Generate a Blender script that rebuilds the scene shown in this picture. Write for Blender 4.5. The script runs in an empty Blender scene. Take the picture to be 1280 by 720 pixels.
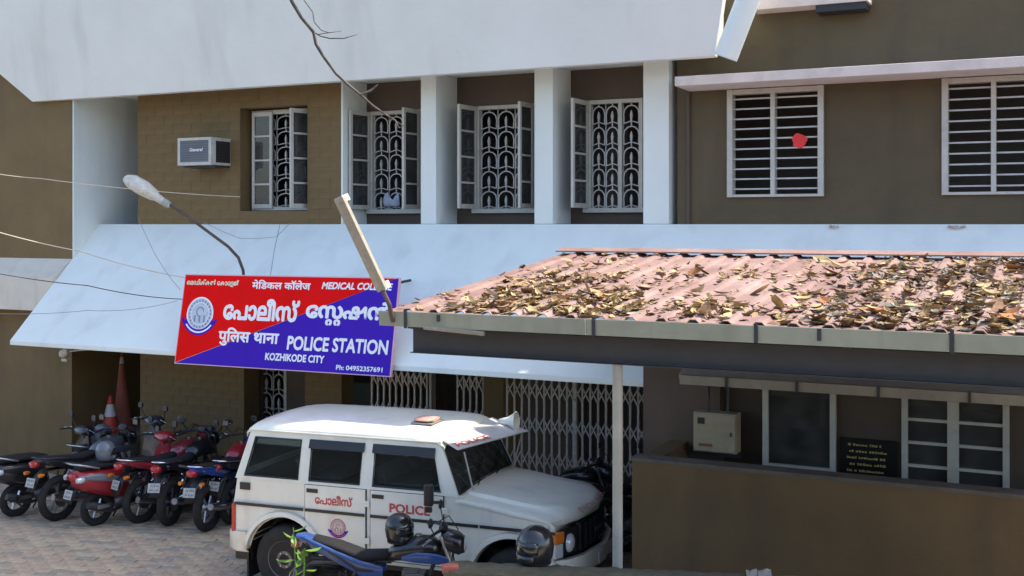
import bpy, math, random
from mathutils import Vector, Matrix
R = math.radians
random.seed(7)
S = bpy.context.scene
C = S.collection

# ------------------------------------------------------------------ camera
CAM_H, YAW, FPX = 3.9, math.atan2(.435, .900), 1400.0     # focal length in pixels of a 1280 wide picture
cam = bpy.data.cameras.new('camera')
cam.sensor_width = 36; cam.lens = FPX / 1280 * 36
cam.shift_y = -80 / 1280                                   # eye level lies above the middle of the picture
cam.clip_start = .1; cam.clip_end = 2000
camo = bpy.data.objects.new('camera', cam); C.objects.link(camo)
camo.location = (0, 0, CAM_H); camo.rotation_euler = (math.pi / 2, 0, YAW)
S.camera = camo

# ------------------------------------------------------------------ light
SUN_AZ, SUN_EL = R(55.8), R(58.8)                               # azimuth from +Y (behind the building) towards +X
world = bpy.data.worlds.new('World'); S.world = world; world.use_nodes = True
nt = world.node_tree
sky = nt.nodes.new('ShaderNodeTexSky'); sky.sky_type = 'NISHITA'; sky.sun_disc = False
sky.sun_elevation = SUN_EL; sky.sun_rotation = SUN_AZ
sky.air_density = 1.0; sky.dust_density = 2.0; sky.ozone_density = 1.0
nt.links.new(sky.outputs[0], nt.nodes['Background'].inputs[0])
nt.nodes['Background'].inputs[1].default_value = .15
sl = bpy.data.lights.new('sun', 'SUN'); sl.energy = 2.7; sl.angle = R(.5); sl.color = (1, .93, .82)
so = bpy.data.objects.new('sun', sl); C.objects.link(so); so.location = (0, 30, 30)
sd = Vector((math.sin(SUN_AZ) * math.cos(SUN_EL), math.cos(SUN_AZ) * math.cos(SUN_EL), math.sin(SUN_EL)))
so.rotation_euler = (-sd).to_track_quat('-Z', 'Y').to_euler()
S.view_settings.view_transform = 'Standard'; S.view_settings.look = 'None'
S.view_settings.exposure = 1.45; S.view_settings.gamma = 1

# ------------------------------------------------------------------ helpers
n_ = math.hypot(.9, .435)
CR, CF = Vector((.9, .435, 0)) / n_, Vector((-.435, .9, 0)) / n_
EYE = Vector((0, 0, CAM_H))
def ray(u, v): return CF + CR * ((u - 640) / FPX) + Vector((0, 0, (280 - v) / FPX))
def onY(u, v, Y): d = ray(u, v); return EYE + d * (Y / d.y)
def onZ(u, v, Z): d = ray(u, v); return EYE + d * ((Z - CAM_H) / d.z)
def atT(u, v, t): return EYE + ray(u, v) * t
def onP(u, v, p, n): d = ray(u, v); return EYE + d * ((Vector(p) - EYE).dot(n) / d.dot(n))
def XU(u, Y): return onY(u, 280, Y).x

def tag(o, label=None, cat=None, group=None, kind=None):
    for k, v in (('label', label), ('category', cat), ('group', group), ('kind', kind)):
        if v: o[k] = v
    return o
def empty(name, label, cat, loc=(0, 0, 0), rz=0, group=None):
    o = bpy.data.objects.new(name, None); C.objects.link(o)
    o.location = loc; o.rotation_euler = (0, 0, rz); o.empty_display_size = .2
    return tag(o, label, cat, group)

class MB:
    def __init__(s): s.v = []; s.f = []; s.m = []
    def add(s, vs, fs, mi=0):
        b = len(s.v); s.v += [tuple(p) for p in vs]
        for f in fs: s.f.append(tuple(i + b for i in f)); s.m.append(mi)
        return s
    def box(s, x0, x1, y0, y1, z0, z1, mi=0):
        vs = [(x, y, z) for z in (z0, z1) for x, y in ((x0, y0), (x1, y0), (x1, y1), (x0, y1))]
        return s.add(vs, [(3, 2, 1, 0), (4, 5, 6, 7), (0, 1, 5, 4), (1, 2, 6, 5), (2, 3, 7, 6), (3, 0, 4, 7)], mi)
    def obox(s, c, ex, ey, ez, mi=0):
        c, ex, ey, ez = map(Vector, (c, ex, ey, ez))
        vs = [c + a * ex + b * ey + k * ez for k in (-1, 1) for a, b in ((-1, -1), (1, -1), (1, 1), (-1, 1))]
        return s.add(vs, [(3, 2, 1, 0), (4, 5, 6, 7), (0, 1, 5, 4), (1, 2, 6, 5), (2, 3, 7, 6), (3, 0, 4, 7)], mi)
    def tube(s, pts, r, n=8, closed=False, mi=0, caps=True):
        pts = [Vector(p) for p in pts]; k = len(pts)
        rs = r if isinstance(r, (list, tuple)) else [r] * k
        vs = []; up = None
        for i, p in enumerate(pts):
            if closed: t = pts[(i + 1) % k] - pts[i - 1]
            else: t = pts[min(i + 1, k - 1)] - pts[max(i - 1, 0)]
            t = t.normalized() if t.length > 1e-9 else Vector((0, 0, 1))
            if up is None: up = Vector((0, 0, 1)) if abs(t.z) < .9 else Vector((1, 0, 0))
            a = up - t * up.dot(t)
            if a.length < 1e-6: a = t.orthogonal()
            a.normalize(); up = a; b = t.cross(a)
            for j in range(n):
                q = 2 * math.pi * (j + .5) / n
                vs.append(p + (a * math.cos(q) + b * math.sin(q)) * rs[i])
        fs = []
        for i in range(k if closed else k - 1):
            i2 = (i + 1) % k
            for j in range(n):
                j2 = (j + 1) % n
                fs.append((i * n + j, i * n + j2, i2 * n + j2, i2 * n + j))
        if caps and not closed:
            fs.append(tuple(reversed(range(n)))); fs.append(tuple((k - 1) * n + j for j in range(n)))
        return s.add(vs, fs, mi)
    def prism(s, poly, off, mi=0):
        poly = [Vector(p) for p in poly]; off = Vector(off); n = len(poly)
        vs = poly + [p + off for p in poly]
        fs = [tuple(range(n)), tuple(reversed(range(n, 2 * n)))]
        fs += [(i, i + n, (i + 1) % n + n, (i + 1) % n) for i in range(n)]
        return s.add(vs, fs, mi)
    def loft(s, rings, mi=0, caps=True):
        n = len(rings[0]); vs = [p for r in rings for p in r]; fs = []
        for i in range(len(rings) - 1):
            for j in range(n):
                j2 = (j + 1) % n
                fs.append((i * n + j, i * n + j2, (i + 1) * n + j2, (i + 1) * n + j))
        if caps:
            fs.append(tuple(reversed(range(n)))); k = (len(rings) - 1) * n; fs.append(tuple(k + j for j in range(n)))
        return s.add(vs, fs, mi)
    def body(s, secs, n=14, p=2.6, mi=0):
        """loft along x; secs: (x, y centre, z centre, half width, half height)"""
        rings = []
        for x, cy, cz, ry, rz in secs:
            ring = []
            for j in range(n):
                q = 2 * math.pi * j / n; c, d = math.cos(q), math.sin(q)
                ring.append((x, cy + math.copysign(abs(c) ** (2 / p), c) * ry, cz + math.copysign(abs(d) ** (2 / p), d) * rz))
            rings.append(ring)
        return s.loft(rings, mi)
    def lathe(s, prof, c=(0, 0, 0), n=20, mi=0):
        rings = [[(c[0] + r * math.cos(2 * math.pi * j / n), c[1] + r * math.sin(2 * math.pi * j / n), c[2] + z) for j in range(n)] for r, z in prof]
        return s.loft(rings, mi)
    def ellip(s, c, rx, ry, rz, nu=16, nv=10, z0=-1, z1=1, mi=0):
        rings = []
        for i in range(nv + 1):
            a = math.asin(z0) + (math.asin(z1) - math.asin(z0)) * i / nv
            k = max(math.cos(a), .001)
            rings.append([(c[0] + rx * k * math.cos(2 * math.pi * j / nu), c[1] + ry * k * math.sin(2 * math.pi * j / nu), c[2] + rz * math.sin(a)) for j in range(nu)])
        return s.loft(rings, mi)
    def grid(s, rows, mi=0):
        n = len(rows[0]); vs = [p for r in rows for p in r]
        fs = [(i * n + j, i * n + j + 1, (i + 1) * n + j + 1, (i + 1) * n + j) for i in range(len(rows) - 1) for j in range(n - 1)]
        return s.add(vs, fs, mi)
    def mesh(s, name, mats, smooth=None):
        me = bpy.data.meshes.new(name); me.from_pydata(s.v, [], s.f)
        for m in (mats if isinstance(mats, (list, tuple)) else [mats]): me.materials.append(m)
        me.polygons.foreach_set('material_index', s.m)
        if smooth:
            me.polygons.foreach_set('use_smooth', [True] * len(me.polygons))
            me.update(); me.set_sharp_from_angle(angle=R(smooth))
        me.update(); me.validate()
        return me
    def build(s, name, mats, parent=None, smooth=None, bevel=0, solid=0, loc=None):
        o = bpy.data.objects.new(name, s.mesh(name, mats, smooth)); C.objects.link(o)
        if parent: o.parent = parent
        if loc is not None: o.location = loc
        if solid:
            m = o.modifiers.new('solid', 'SOLIDIFY'); m.thickness = solid; m.offset = 0
        if bevel:
            m = o.modifiers.new('bevel', 'BEVEL'); m.width = bevel; m.segments = 2; m.limit_method = 'ANGLE'; m.angle_limit = R(40)
        return o
def fixn(o):
    """consistent outward normals for a closed mesh"""
    import bmesh
    b = bmesh.new(); b.from_mesh(o.data); bmesh.ops.recalc_face_normals(b, faces=b.faces); b.to_mesh(o.data); b.free()
    return o

# ------------------------------------------------------------------ materials
MATS = {}
def mat(name, col, rough=.6, metal=0, var=.12, scale=3.0, bump=.0, bscale=40, col2=None, stain=0, coat=0, spec=.5, streak=False):
    if name in MATS: return MATS[name]
    m = bpy.data.materials.new(name); m.use_nodes = True; MATS[name] = m
    t = m.node_tree; b = t.nodes['Principled BSDF']; L = t.links.new
    b.inputs['Roughness'].default_value = rough; b.inputs['Metallic'].default_value = metal
    b.inputs['Specular IOR Level'].default_value = spec
    if coat: b.inputs['Coat Weight'].default_value = coat; b.inputs['Coat Roughness'].default_value = .06
    tc = t.nodes.new('ShaderNodeTexCoord')
    src = tc.outputs['Object']
    if streak:
        mp = t.nodes.new('ShaderNodeMapping'); mp.inputs['Scale'].default_value = (1, 1, .12); L(src, mp.inputs[0]); src2 = mp.outputs[0]
    else: src2 = src
    nz = t.nodes.new('ShaderNodeTexNoise'); nz.inputs['Scale'].default_value = scale; nz.inputs['Detail'].default_value = 6; nz.inputs['Roughness'].default_value = .65
    L(src, nz.inputs['Vector'])
    rp = t.nodes.new('ShaderNodeValToRGB'); rp.color_ramp.elements[0].position = .3; rp.color_ramp.elements[1].position = .7
    c2 = col2 or tuple(min(1, c * (1 + var)) for c in col)
    rp.color_ramp.elements[0].color = (*[c * (1 - var) for c in col], 1); rp.color_ramp.elements[1].color = (*c2, 1)
    L(nz.outputs['Fac'], rp.inputs[0]); out = rp.outputs[0]
    if stain:
        n2 = t.nodes.new('ShaderNodeTexNoise'); n2.inputs['Scale'].default_value = scale * 2.3; n2.inputs['Detail'].default_value = 8
        L(src2, n2.inputs['Vector'])
        r2 = t.nodes.new('ShaderNodeValToRGB'); r2.color_ramp.elements[0].position = .52; r2.color_ramp.elements[1].position = .78
        r2.color_ramp.elements[0].color = (0, 0, 0, 1); r2.color_ramp.elements[1].color = (stain, stain, stain, 1)
        L(n2.outputs['Fac'], r2.inputs[0])
        mx = t.nodes.new('ShaderNodeMix'); mx.data_type = 'RGBA'; L(r2.outputs[0], mx.inputs[0]); L(out, mx.inputs[6])
        mx.inputs[7].default_value = (*[c * .35 + .01 for c in col], 1); out = mx.outputs[2]
    L(out, b.inputs['Base Color'])
    if bump:
        n3 = t.nodes.new('ShaderNodeTexNoise'); n3.inputs['Scale'].default_value = bscale; n3.inputs['Detail'].default_value = 4; L(src, n3.inputs['Vector'])
        bp = t.nodes.new('ShaderNodeBump'); bp.inputs['Strength'].default_value = bump; bp.inputs['Distance'].default_value = .02
        L(n3.outputs['Fac'], bp.inputs['Height']); L(bp.outputs[0], b.inputs['Normal'])
    return m
def glass_mat(name, tint, fac=.75, rough=.02, ior=1.4, dust_sheen=.05):
    if name in MATS: return MATS[name]
    m = bpy.data.materials.new(name); m.use_nodes = True; MATS[name] = m
    t = m.node_tree; L = t.links.new; t.nodes.remove(t.nodes['Principled BSDF'])
    tr = t.nodes.new('ShaderNodeBsdfTransparent'); tr.inputs[0].default_value = (*[c * fac for c in tint], 1)
    gl = t.nodes.new('ShaderNodeBsdfGlossy'); gl.inputs['Roughness'].default_value = rough
    fr = t.nodes.new('ShaderNodeFresnel'); fr.inputs[0].default_value = ior
    nz = t.nodes.new('ShaderNodeTexNoise'); nz.inputs['Scale'].default_value = 2.0
    bp = t.nodes.new('ShaderNodeBump'); bp.inputs['Strength'].default_value = .05; L(nz.outputs['Fac'], bp.inputs['Height']); L(bp.outputs[0], gl.inputs['Normal'])
    mx = t.nodes.new('ShaderNodeMixShader'); L(fr.outputs[0], mx.inputs[0]); L(tr.outputs[0], mx.inputs[1]); L(gl.outputs[0], mx.inputs[2])
    df = t.nodes.new('ShaderNodeBsdfDiffuse'); df.inputs[0].default_value = (.45, .44, .42, 1)
    tc = t.nodes.new('ShaderNodeTexCoord'); n2 = t.nodes.new('ShaderNodeTexNoise'); n2.inputs['Scale'].default_value = 5; n2.inputs['Detail'].default_value = 6; L(tc.outputs['Object'], n2.inputs['Vector'])
    mm = t.nodes.new('ShaderNodeMath'); mm.operation = 'MULTIPLY'; mm.inputs[1].default_value = dust_sheen * 2; L(n2.outputs['Fac'], mm.inputs[0])  # grey diffuse veil: dust, plus painted pale reflection on panes and windscreen
    m2 = t.nodes.new('ShaderNodeMixShader'); L(mm.outputs[0], m2.inputs[0]); L(mx.outputs[0], m2.inputs[1]); L(df.outputs[0], m2.inputs[2])
    L(m2.outputs[0], t.nodes['Material Output'].inputs[0])
    return m

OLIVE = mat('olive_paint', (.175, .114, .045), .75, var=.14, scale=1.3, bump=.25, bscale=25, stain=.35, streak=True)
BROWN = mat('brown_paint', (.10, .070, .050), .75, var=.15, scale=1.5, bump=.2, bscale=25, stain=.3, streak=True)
TAUPE = mat('taupe_paint', (.102, .076, .038), .75, var=.16, scale=1.4, bump=.2, bscale=25, stain=.4, streak=True)
PORCH = mat('porch_paint', (.128, .083, .034), .75, var=.2, scale=1.2, bump=.2, bscale=25, stain=.4, streak=True)
WHITE = mat('white_paint', (.755, .79, .745), .65, var=.05, scale=1.1, bump=.15, bscale=20, stain=.22, streak=True)
FASCIA = mat('fascia_paint', (.76, .76, .70), .65, var=.05, scale=.9, bump=.15, bscale=16, stain=.28, streak=True)
CREAM = mat('cream_paint', (.66, .60, .50), .65, var=.08, scale=2, bump=.15, stain=.3, streak=True)
SHADE = mat('sunshade_paint', (.72, .62, .55), .65, var=.08, scale=2, bump=.15, stain=.3)
FRAME = mat('window_frame_paint', (.52, .50, .44), .5, var=.10, scale=5, stain=.25)
GRILLE = mat('grille_paint', (.50, .50, .48), .5, var=.12, scale=8)
IRON = mat('gate_paint', (.68, .59, .54), .5, var=.2, scale=6, stain=.3)
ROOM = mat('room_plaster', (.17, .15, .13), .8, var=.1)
DARK = mat('dark_metal', (.035, .034, .038), .5, var=.15, scale=5)
BLACK = mat('black_plastic', (.018, .018, .02), .4, var=.15, scale=8)
RUBBER = mat('tyre_rubber', (.024, .023, .022), .85, var=.3, scale=9, bump=.3, bscale=60)
STEEL = mat('steel', (.45, .45, .46), .3, 1, var=.2, scale=8)
CHROME = mat('chrome', (.7, .7, .72), .12, 1, var=.05)
PANE = glass_mat('window_pane_glass', (.55, .6, .6), .55, ior=1.5, dust_sheen=.11)
CARGLASS = glass_mat('vehicle_glass', (.8, .9, .88), .95, ior=1.36, dust_sheen=.02)

# ------------------------------------------------------------------ lettering
_glyph = {}
def glyph(ch, off):
    k = (ch, off)
    if k in _glyph: return _glyph[k]
    def conv(body, o_):
        c = bpy.data.curves.new('glyph', 'FONT'); c.body = body; c.offset = o_; c.size = 1; c.resolution_u = 3
        o = bpy.data.objects.new('glyph', c); C.objects.link(o)
        bpy.context.view_layer.update(); dg = bpy.context.evaluated_depsgraph_get()
        me = bpy.data.meshes.new_from_object(o.evaluated_get(dg))
        vs = [tuple(v.co) for v in me.vertices]; fs = [tuple(p.vertices) for p in me.polygons]
        bpy.data.objects.remove(o); bpy.data.curves.remove(c); bpy.data.meshes.remove(me)
        return vs, fs
    def width(b):
        vs, _ = conv(b, 0); xs = [v[0] for v in vs]; return max(xs) - min(xs)
    adv = width('H' + ch + 'H') - width('HH')
    vs, fs = conv(ch, off) if ch != ' ' else ([], [])
    _glyph[k] = (vs, fs, adv)
    return _glyph[k]
def text2d(s, off=.02, slant=0):
    pen = 0; out = []; 
    for ch in s:
        vs, fs, adv = glyph(ch, off)
        out.append(([(x + pen + slant * y, y) for x, y, *_ in vs], fs)); pen += adv
    return out
def lettering(mb, s, origin, ex, ey, box, off=.02, slant=0, extra=None, mi=0):
    """fit string s into box=(s0, s1, t0, t1) along ex (right) and ey (up); origin is a Vector; heavier strokes by displaced copies"""
    g = text2d(s, 0, slant)
    if extra:
        for st, x, y, sc in extra:
            for vs, fs in text2d(st, 0): g.append(([(x + a * sc, y + b * sc) for a, b in vs], fs))
    if off:
        g = [([(x + math.cos(q) * off, y + math.sin(q) * off) for x, y in vs], fs) for vs, fs in g for q in (.4, 1.45, 2.5, 3.54, 4.59, 5.64)]
    xs = [p[0] for vs, _ in g for p in vs]; ys = [p[1] for vs, _ in g for p in vs]
    x0, x1, y0, y1 = min(xs), max(xs), min(ys), max(ys)
    ex, ey = Vector(ex), Vector(ey); nn = ex.cross(ey).normalized()
    for i, (vs, fs) in enumerate(g):
        lift = nn * (.00003 * i)                                  # overlapping strokes never share a plane
        mb.add([origin + lift + ex * (box[0] + (x - x0) / (x1 - x0) * (box[1] - box[0])) + ey * (box[2] + (y - y0) / (y1 - y0) * (box[3] - box[2])) for x, y in vs], fs, mi)

# ================================================================== SETTING
soil = mat('soil', (.20, .17, .14), .95, var=.25, scale=2, bump=.5, bscale=12)
g = MB().box(-600, 600, -600, 600, -.3, -.045).build('ground', soil); tag(g, kind='structure')

PAVERS = [mat('paver_pinkish', (.45, .335, .235), .85, var=.28, scale=9, bump=.4, bscale=50, stain=.35),
          mat('paver_grey', (.33, .29, .22), .85, var=.28, scale=9, bump=.4, bscale=50, stain=.35),
          mat('paver_tan', (.50, .39, .26), .85, var=.28, scale=9, bump=.4, bscale=50, stain=.35)]
bed = mat('paving_bed', (.13, .115, .10), .95, var=.2, scale=6, bump=.3)
pav = MB().box(-22, 4, 2.5, 13.1, -.2, -.012).build('paving', bed); tag(pav, kind='structure')
pl, pw, gap = .25, .125, .005
pm = []
for mi in range(3):
    b = MB(); a, c, h, e = (pl - gap) / 2, (pw - gap) / 2, .012, .004
    vs = [(-a, -c, -.02), (a, -c, -.02), (a, c, -.02), (-a, c, -.02), (-a, -c, h - e), (a, -c, h - e), (a, c, h - e), (-a, c, h - e), (-a + e, -c + e, h), (a - e, -c + e, h), (a - e, c - e, h), (-a + e, c - e, h)]
    fs = [(8, 9, 10, 11)] + [(i, (i + 1) % 4, (i + 1) % 4 + 4, i + 4) for i in range(4)] + [(i + 4, (i + 1) % 4 + 4, (i + 1) % 4 + 8, i + 8) for i in range(4)]
    b.add(vs, fs); pm.append(b.mesh('paver', PAVERS[mi]))
cells = []
ca, sa = math.cos(R(14)), math.sin(R(14))
for j in range(-60, 130):
    for i in range(-70, 70):
        a = (i + (j % 2) * .5) * pl; c = j * pw
        x = -10 + a * ca - (c - 4) * sa; y = 6 + a * sa + (c - 4) * ca
        if -21.9 < x < 3.9 and 2.6 < y < 13.0:
            p = Vector((x, y, 0)) - EYE; f = p.dot(CF); u = 640 + FPX * p.dot(CR) / f; v = 280 + FPX * CAM_H / f
            inv = -10 < u < 300 and 640 < v < 730
            cells.append((0 if inv else 1, -v, x, y))
cells.sort()
rest = MB()
for k, (a, b_, x, y) in enumerate(cells):
    mi = random.choice((0, 0, 1, 2)); dz = random.uniform(-.004, .004); rz = R(14) + random.uniform(-.02, .02)
    if k < 300:
        o = bpy.data.objects.new('paver', pm[mi]); C.objects.link(o); o.parent = pav
        o.location = (x, y, dz); o.rotation_euler = (random.uniform(-.012, .012), random.uniform(-.012, .012), rz)
    else:
        c_, s_ = math.cos(rz), math.sin(rz)
        me = pm[mi]
        rest.add([(x + v.co.x * c_ - v.co.y * s_, y + v.co.x * s_ + v.co.y * c_, v.co.z + dz) for v in me.vertices], [tuple(p.vertices) for p in me.polygons], mi)
o = rest.build('paver_field', PAVERS, pav); o['kind'] = 'stuff'

# ------------------------------------------------------------------ police station building
FY, WY, LY = 13.1, 13.7, 12.57          # facade plane, upper window plane, left wing plane
XW = -13.6                               # right side of the left wing
st = empty('police_station', 'olive and white two storey police station with slanted white canopy and tall window bays', 'building', (-8, FY, 0))
st_off = Vector((8, -FY, 0))
def part(mb, name, m, parent=None, **k):
    o = mb.build(name, m, parent or st, **k)
    if parent is None: o.location = st_off
    return o
# left wing
part(MB().box(-24, XW, LY, 20, -.1, 9.0), 'left_wing_wall', OLIVE)
part(MB().box(XW + .002, XW + .03, LY + .01, 14.6, 2.3, 5.95), 'return_wall', WHITE)
part(MB().prism([(-24, LY + .01, 3.37), (-24, LY - .37, 3.08), (-24, LY - .37, 2.58), (-24, LY + .01, 2.58)], (24 + XW - .003, 0, 0)), 'ledge', CREAM)
# upper brick wall with window opening, lower brick walls
def brick_wall(X0, X1, Z0, Z1, Y, hole, bl, bh, seed, thick=.35):
    rnd = random.Random(seed)
    b = MB(); yb = Y + .005
    if hole:
        hx0, hx1, hz0, hz1 = hole
        b.box(X0, hx0, yb, Y + thick, Z0, Z1).box(hx1, X1, yb, Y + thick, Z0, Z1).box(hx0, hx1, yb, Y + thick, Z0, hz0).box(hx0, hx1, yb, Y + thick, hz1, Z1)
    else: b.box(X0, X1, yb, Y + thick, Z0, Z1)
    w = part(b, 'wall', OLIVE)
    m = MB(); a, c = .5, .5
    m.add([(-a, 0, -c), (a, 0, -c), (a, 0, c), (-a, 0, c), (-a + .02, -.0035, -c + .07), (a - .02, -.0035, -c + .07), (a - .02, -.0035, c - .07), (-a + .02, -.0035, c - .07)],
          [(4, 5, 6, 7), (0, 1, 5, 4), (1, 2, 6, 5), (2, 3, 7, 6), (3, 0, 4, 7)])
    me = m.mesh('brick', OLIVE); n = 0
    j = 0.001
    for r in range(int((Z1 - Z0) / bh) + 1):
        z0 = Z0 + r * bh; z1 = min(z0 + bh, Z1)
        if z1 - z0 < bh * .5: continue
        x = X0 - (bl / 2 if r % 2 else 0)
        while x < X1:
            spans = [(max(x, X0), min(x + bl, X1))]
            if hole and z1 > hole[2] and z0 < hole[3]:
                a0, a1 = spans[0]; spans = [(a0, min(a1, hole[0])), (max(a0, hole[1]), a1)]
            for a0, a1 in spans:
                if a1 - a0 > .05:
                    o = bpy.data.objects.new('brick', me); C.objects.link(o); o.parent = w; n += 1
                    o.location = ((a0 + a1) / 2, yb + rnd.uniform(-.003, .002), (z0 + z1) / 2)
                    o.scale = (a1 - a0 - j, 1, z1 - z0 - j)
            x += bl
    return w
X0, X1 = XU(172, FY), XU(428, FY)
hx0, hx1 = XU(300, FY), XU(384, FY)
brick_wall(X0, X1, 3.82, 5.93, FY, (hx0, hx1, onY(340, 264, 13.35).z, onY(340, 136, 13.35).z), .36, .145, 3)
part(MB().box(X1 - .02, X1 + .012, FY - .002, WY, 3.8, 5.93), 'return_wall', WHITE)
X2, X3 = XU(175, FY), XU(305, FY)
brick_wall(X2, X3, .0, 2.7, FY, None, .27, .13, 5)
brick_wall(XU(381, 13.2), XU(427, 13.2), .6, 2.7, 13.2, None, .27, .13, 6, .3)
# back walls, slabs, interior
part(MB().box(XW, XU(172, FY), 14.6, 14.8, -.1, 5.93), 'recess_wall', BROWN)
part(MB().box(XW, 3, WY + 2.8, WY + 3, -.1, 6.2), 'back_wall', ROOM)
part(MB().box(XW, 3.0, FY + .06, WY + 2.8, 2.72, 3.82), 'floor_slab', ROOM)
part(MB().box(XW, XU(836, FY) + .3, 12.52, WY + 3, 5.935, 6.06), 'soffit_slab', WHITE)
part(MB().box(-24, -3.75, 12.2, 20, 8.2, 10.8), 'added_shade_block', FASCIA)  # unseen upper block, added so its shadow covers the yard
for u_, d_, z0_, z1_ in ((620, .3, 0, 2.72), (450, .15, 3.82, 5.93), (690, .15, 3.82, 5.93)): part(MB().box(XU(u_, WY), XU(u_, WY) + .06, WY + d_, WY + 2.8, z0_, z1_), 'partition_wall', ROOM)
# ground floor bays between the gates
b = MB()
b.box(XU(358, 13.5), XU(384, 13.5), 13.5, 13.7, 0, 2.72)
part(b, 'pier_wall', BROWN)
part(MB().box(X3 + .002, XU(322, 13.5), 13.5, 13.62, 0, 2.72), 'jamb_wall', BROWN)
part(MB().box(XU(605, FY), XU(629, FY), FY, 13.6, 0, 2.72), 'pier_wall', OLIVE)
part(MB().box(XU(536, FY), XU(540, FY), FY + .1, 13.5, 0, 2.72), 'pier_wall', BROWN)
part(MB().box(XU(431, 14.2), XU(464, 14.2), 14.2, 14.26, .9, onY(446, 478, 14.2).z), 'partition_board', mat('board_grey', (.25, .25, .22), .6))
# canopy
cs = [(FY, 3.9), (11.43, 2.215), (11.43, 2.15), (11.56, 2.15), (FY, 3.72)]
part(MB().prism([(XW + .004, y, z) for y, z in cs], (3 - XW, 0, 0)), 'canopy', WHITE, bevel=.008)
part(MB().box(XW + .3, 3, FY + .003, FY + .1, 3.80, 3.897), 'canopy_kerb', WHITE)
# window wall of the upper floor and its columns
def upper_opening(ul, ur): return XU(ul, WY), XU(ur, WY)
WINS = [(463, 527, 136, 262), (596, 669, 131, 262), (735, 804, 126, 262)]
xs = [X1 + .012]; zs0, zs1 = 4.09, 5.52
b = MB()
for ul, ur, vt, vb in WINS:
    a, c = upper_opening(ul, ur)
    b.box(xs[-1], a, WY, WY + .15, 3.82, 5.93); b.box(a, c, WY, WY + .15, 3.82, zs0); b.box(a, c, WY, WY + .15, zs1, 5.93); xs.append(c)
b.box(xs[-1], XU(838, WY) + .25, WY, WY + .15, 3.82, 5.93)
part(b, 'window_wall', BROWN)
for ua, ub in ((526, 545), (668, 691), (804, 836)):
    part(MB().box(XU(ua, FY), XU(ub, FY), FY - .002, WY - .002, 3.9, 5.934), 'column', WHITE, bevel=.006)
# slanted fascia
fp, fn = Vector((0, 12.45, 5.92)), Vector((0, .985, .17))
poly = [onP(u, v, fp, fn) for u, v in ((40, 127), (893, 70), (930, -180), (-320, -180))]
part(MB().prism(poly, (0, .13, 0)), 'fascia', FASCIA, bevel=.006)
part(MB().box(poly[0].x, poly[1].x, 12.455, 12.5, 5.90, 5.93).box(poly[0].x + .1, poly[1].x - .05, 12.58, 13.05, 6.062, 8.19), 'fascia_core', FASCIA)

def grille(mb, X0, X1, Z0, Z1, Y, nc, nr, r=.011):
    w, h = (X1 - X0) / nc, (Z1 - Z0) / nr
    for i in range(nc):
        for j in range(nr):
            cx, z = X0 + (i + .5) * w, Z0 + j * h
            pts = [(cx - w * .43, Y, z + h * .02), (cx - w * .45, Y, z + h * .45)] + [(cx - w * .45 * math.cos(q), Y, z + h * .5 + h * .38 * math.sin(q)) for q in (.5, 1.05, 1.57, 2.1, 2.64)] + [(cx + w * .45, Y, z + h * .45), (cx + w * .43, Y, z + h * .02)]
            mb.tube(pts, r, 4)
            mb.tube([(cx, Y, z), (cx, Y, z + h * .2), (cx, Y, z + h * .42), (cx, Y, z + h * .64)], [r * .8, r * 1.5, r * 2.3, r * .7], 4)
            mb.tube([(cx - w * .43, Y + .004, z + h * .02), (cx, Y + .004, z + h * .14), (cx + w * .43, Y + .004, z + h * .02)], r * .8, 4)
            mb.tube([(cx, Y + .003, z + h * .88), (cx, Y + .003, z + h)], r, 4)
    for i in range(nc + 1): mb.tube([(X0 + i * w, Y + .012, Z0), (X0 + i * w, Y + .012, Z1)], r * .7, 4)
def sash(win, hx, hy, dx, dy, w, z0, z1, panes=4):
    d = Vector((dx, dy, 0)); n = Vector((-dy, dx, 0)) * .018; h = Vector((hx, hy, 0)); st_ = .045
    b = MB()
    zc, zh = (z0 + z1) / 2, (z1 - z0) / 2
    for a in (st_ / 2, w - st_ / 2): b.obox(h + d * a + Vector((0, 0, zc)), d * st_ / 2, n, (0, 0, zh))
    ph = (z1 - z0) / panes
    for k in range(panes + 1):
        z = z0 + k * ph; t = .03 if k in (0, panes) else .013
        z = min(max(z, z0 + t), z1 - t)
        b.obox(h + d * w / 2 + Vector((0, 0, z)), d * (w / 2 - st_), n * .9, (0, 0, t))
    b.build('sash', FRAME, win)
    for k in range(panes):
        MB().obox(h + d * w / 2 + Vector((0, 0, z0 + (k + .5) * ph)), d * (w / 2 - st_), n * .12, (0, 0, ph / 2 - .013)).build('pane', PANE, win)
for k, (ul, ur, vt, vb) in enumerate(WINS):
    a, c = upper_opening(ul, ur)
    b = MB(); t = .05
    b.box(a, a + t, WY - .03, WY + .08, zs0, zs1).box(c - t, c, WY - .03, WY + .08, zs0, zs1)
    b.box(a + t, c - t, WY - .028, WY + .078, zs1 - t, zs1).box(a - .05, c + .05, WY - .06, WY - .002, zs0 - .04, zs0 + .02)
    if k == 2: b.box(a + .43, a + .48, WY - .026, WY + .07, zs0 + .02, zs1 - t)
    w = part(b, 'window', FRAME)
    gm = MB()
    if k == 2:
        grille(gm, a + t, a + .43, zs0 + .02, zs1 - t, WY + .02, 2, 5); grille(gm, a + .48, c - t, zs0 + .02, zs1 - t, WY + .02, 1, 5)
    else: grille(gm, a + t, c - t, zs0 + .02, zs1 - t, WY + .02, 3, 5)
    gm.build('window_grille', GRILLE, w)
    sash(w, a + .01, WY - .04, -.06, -.998, .46, zs0 + .02, zs1 - .01)
    if k < 2: sash(w, c - .02, WY - .04, -.05 + .02 * k, -.998, .40, zs0 + .02, zs1 - .01)
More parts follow.
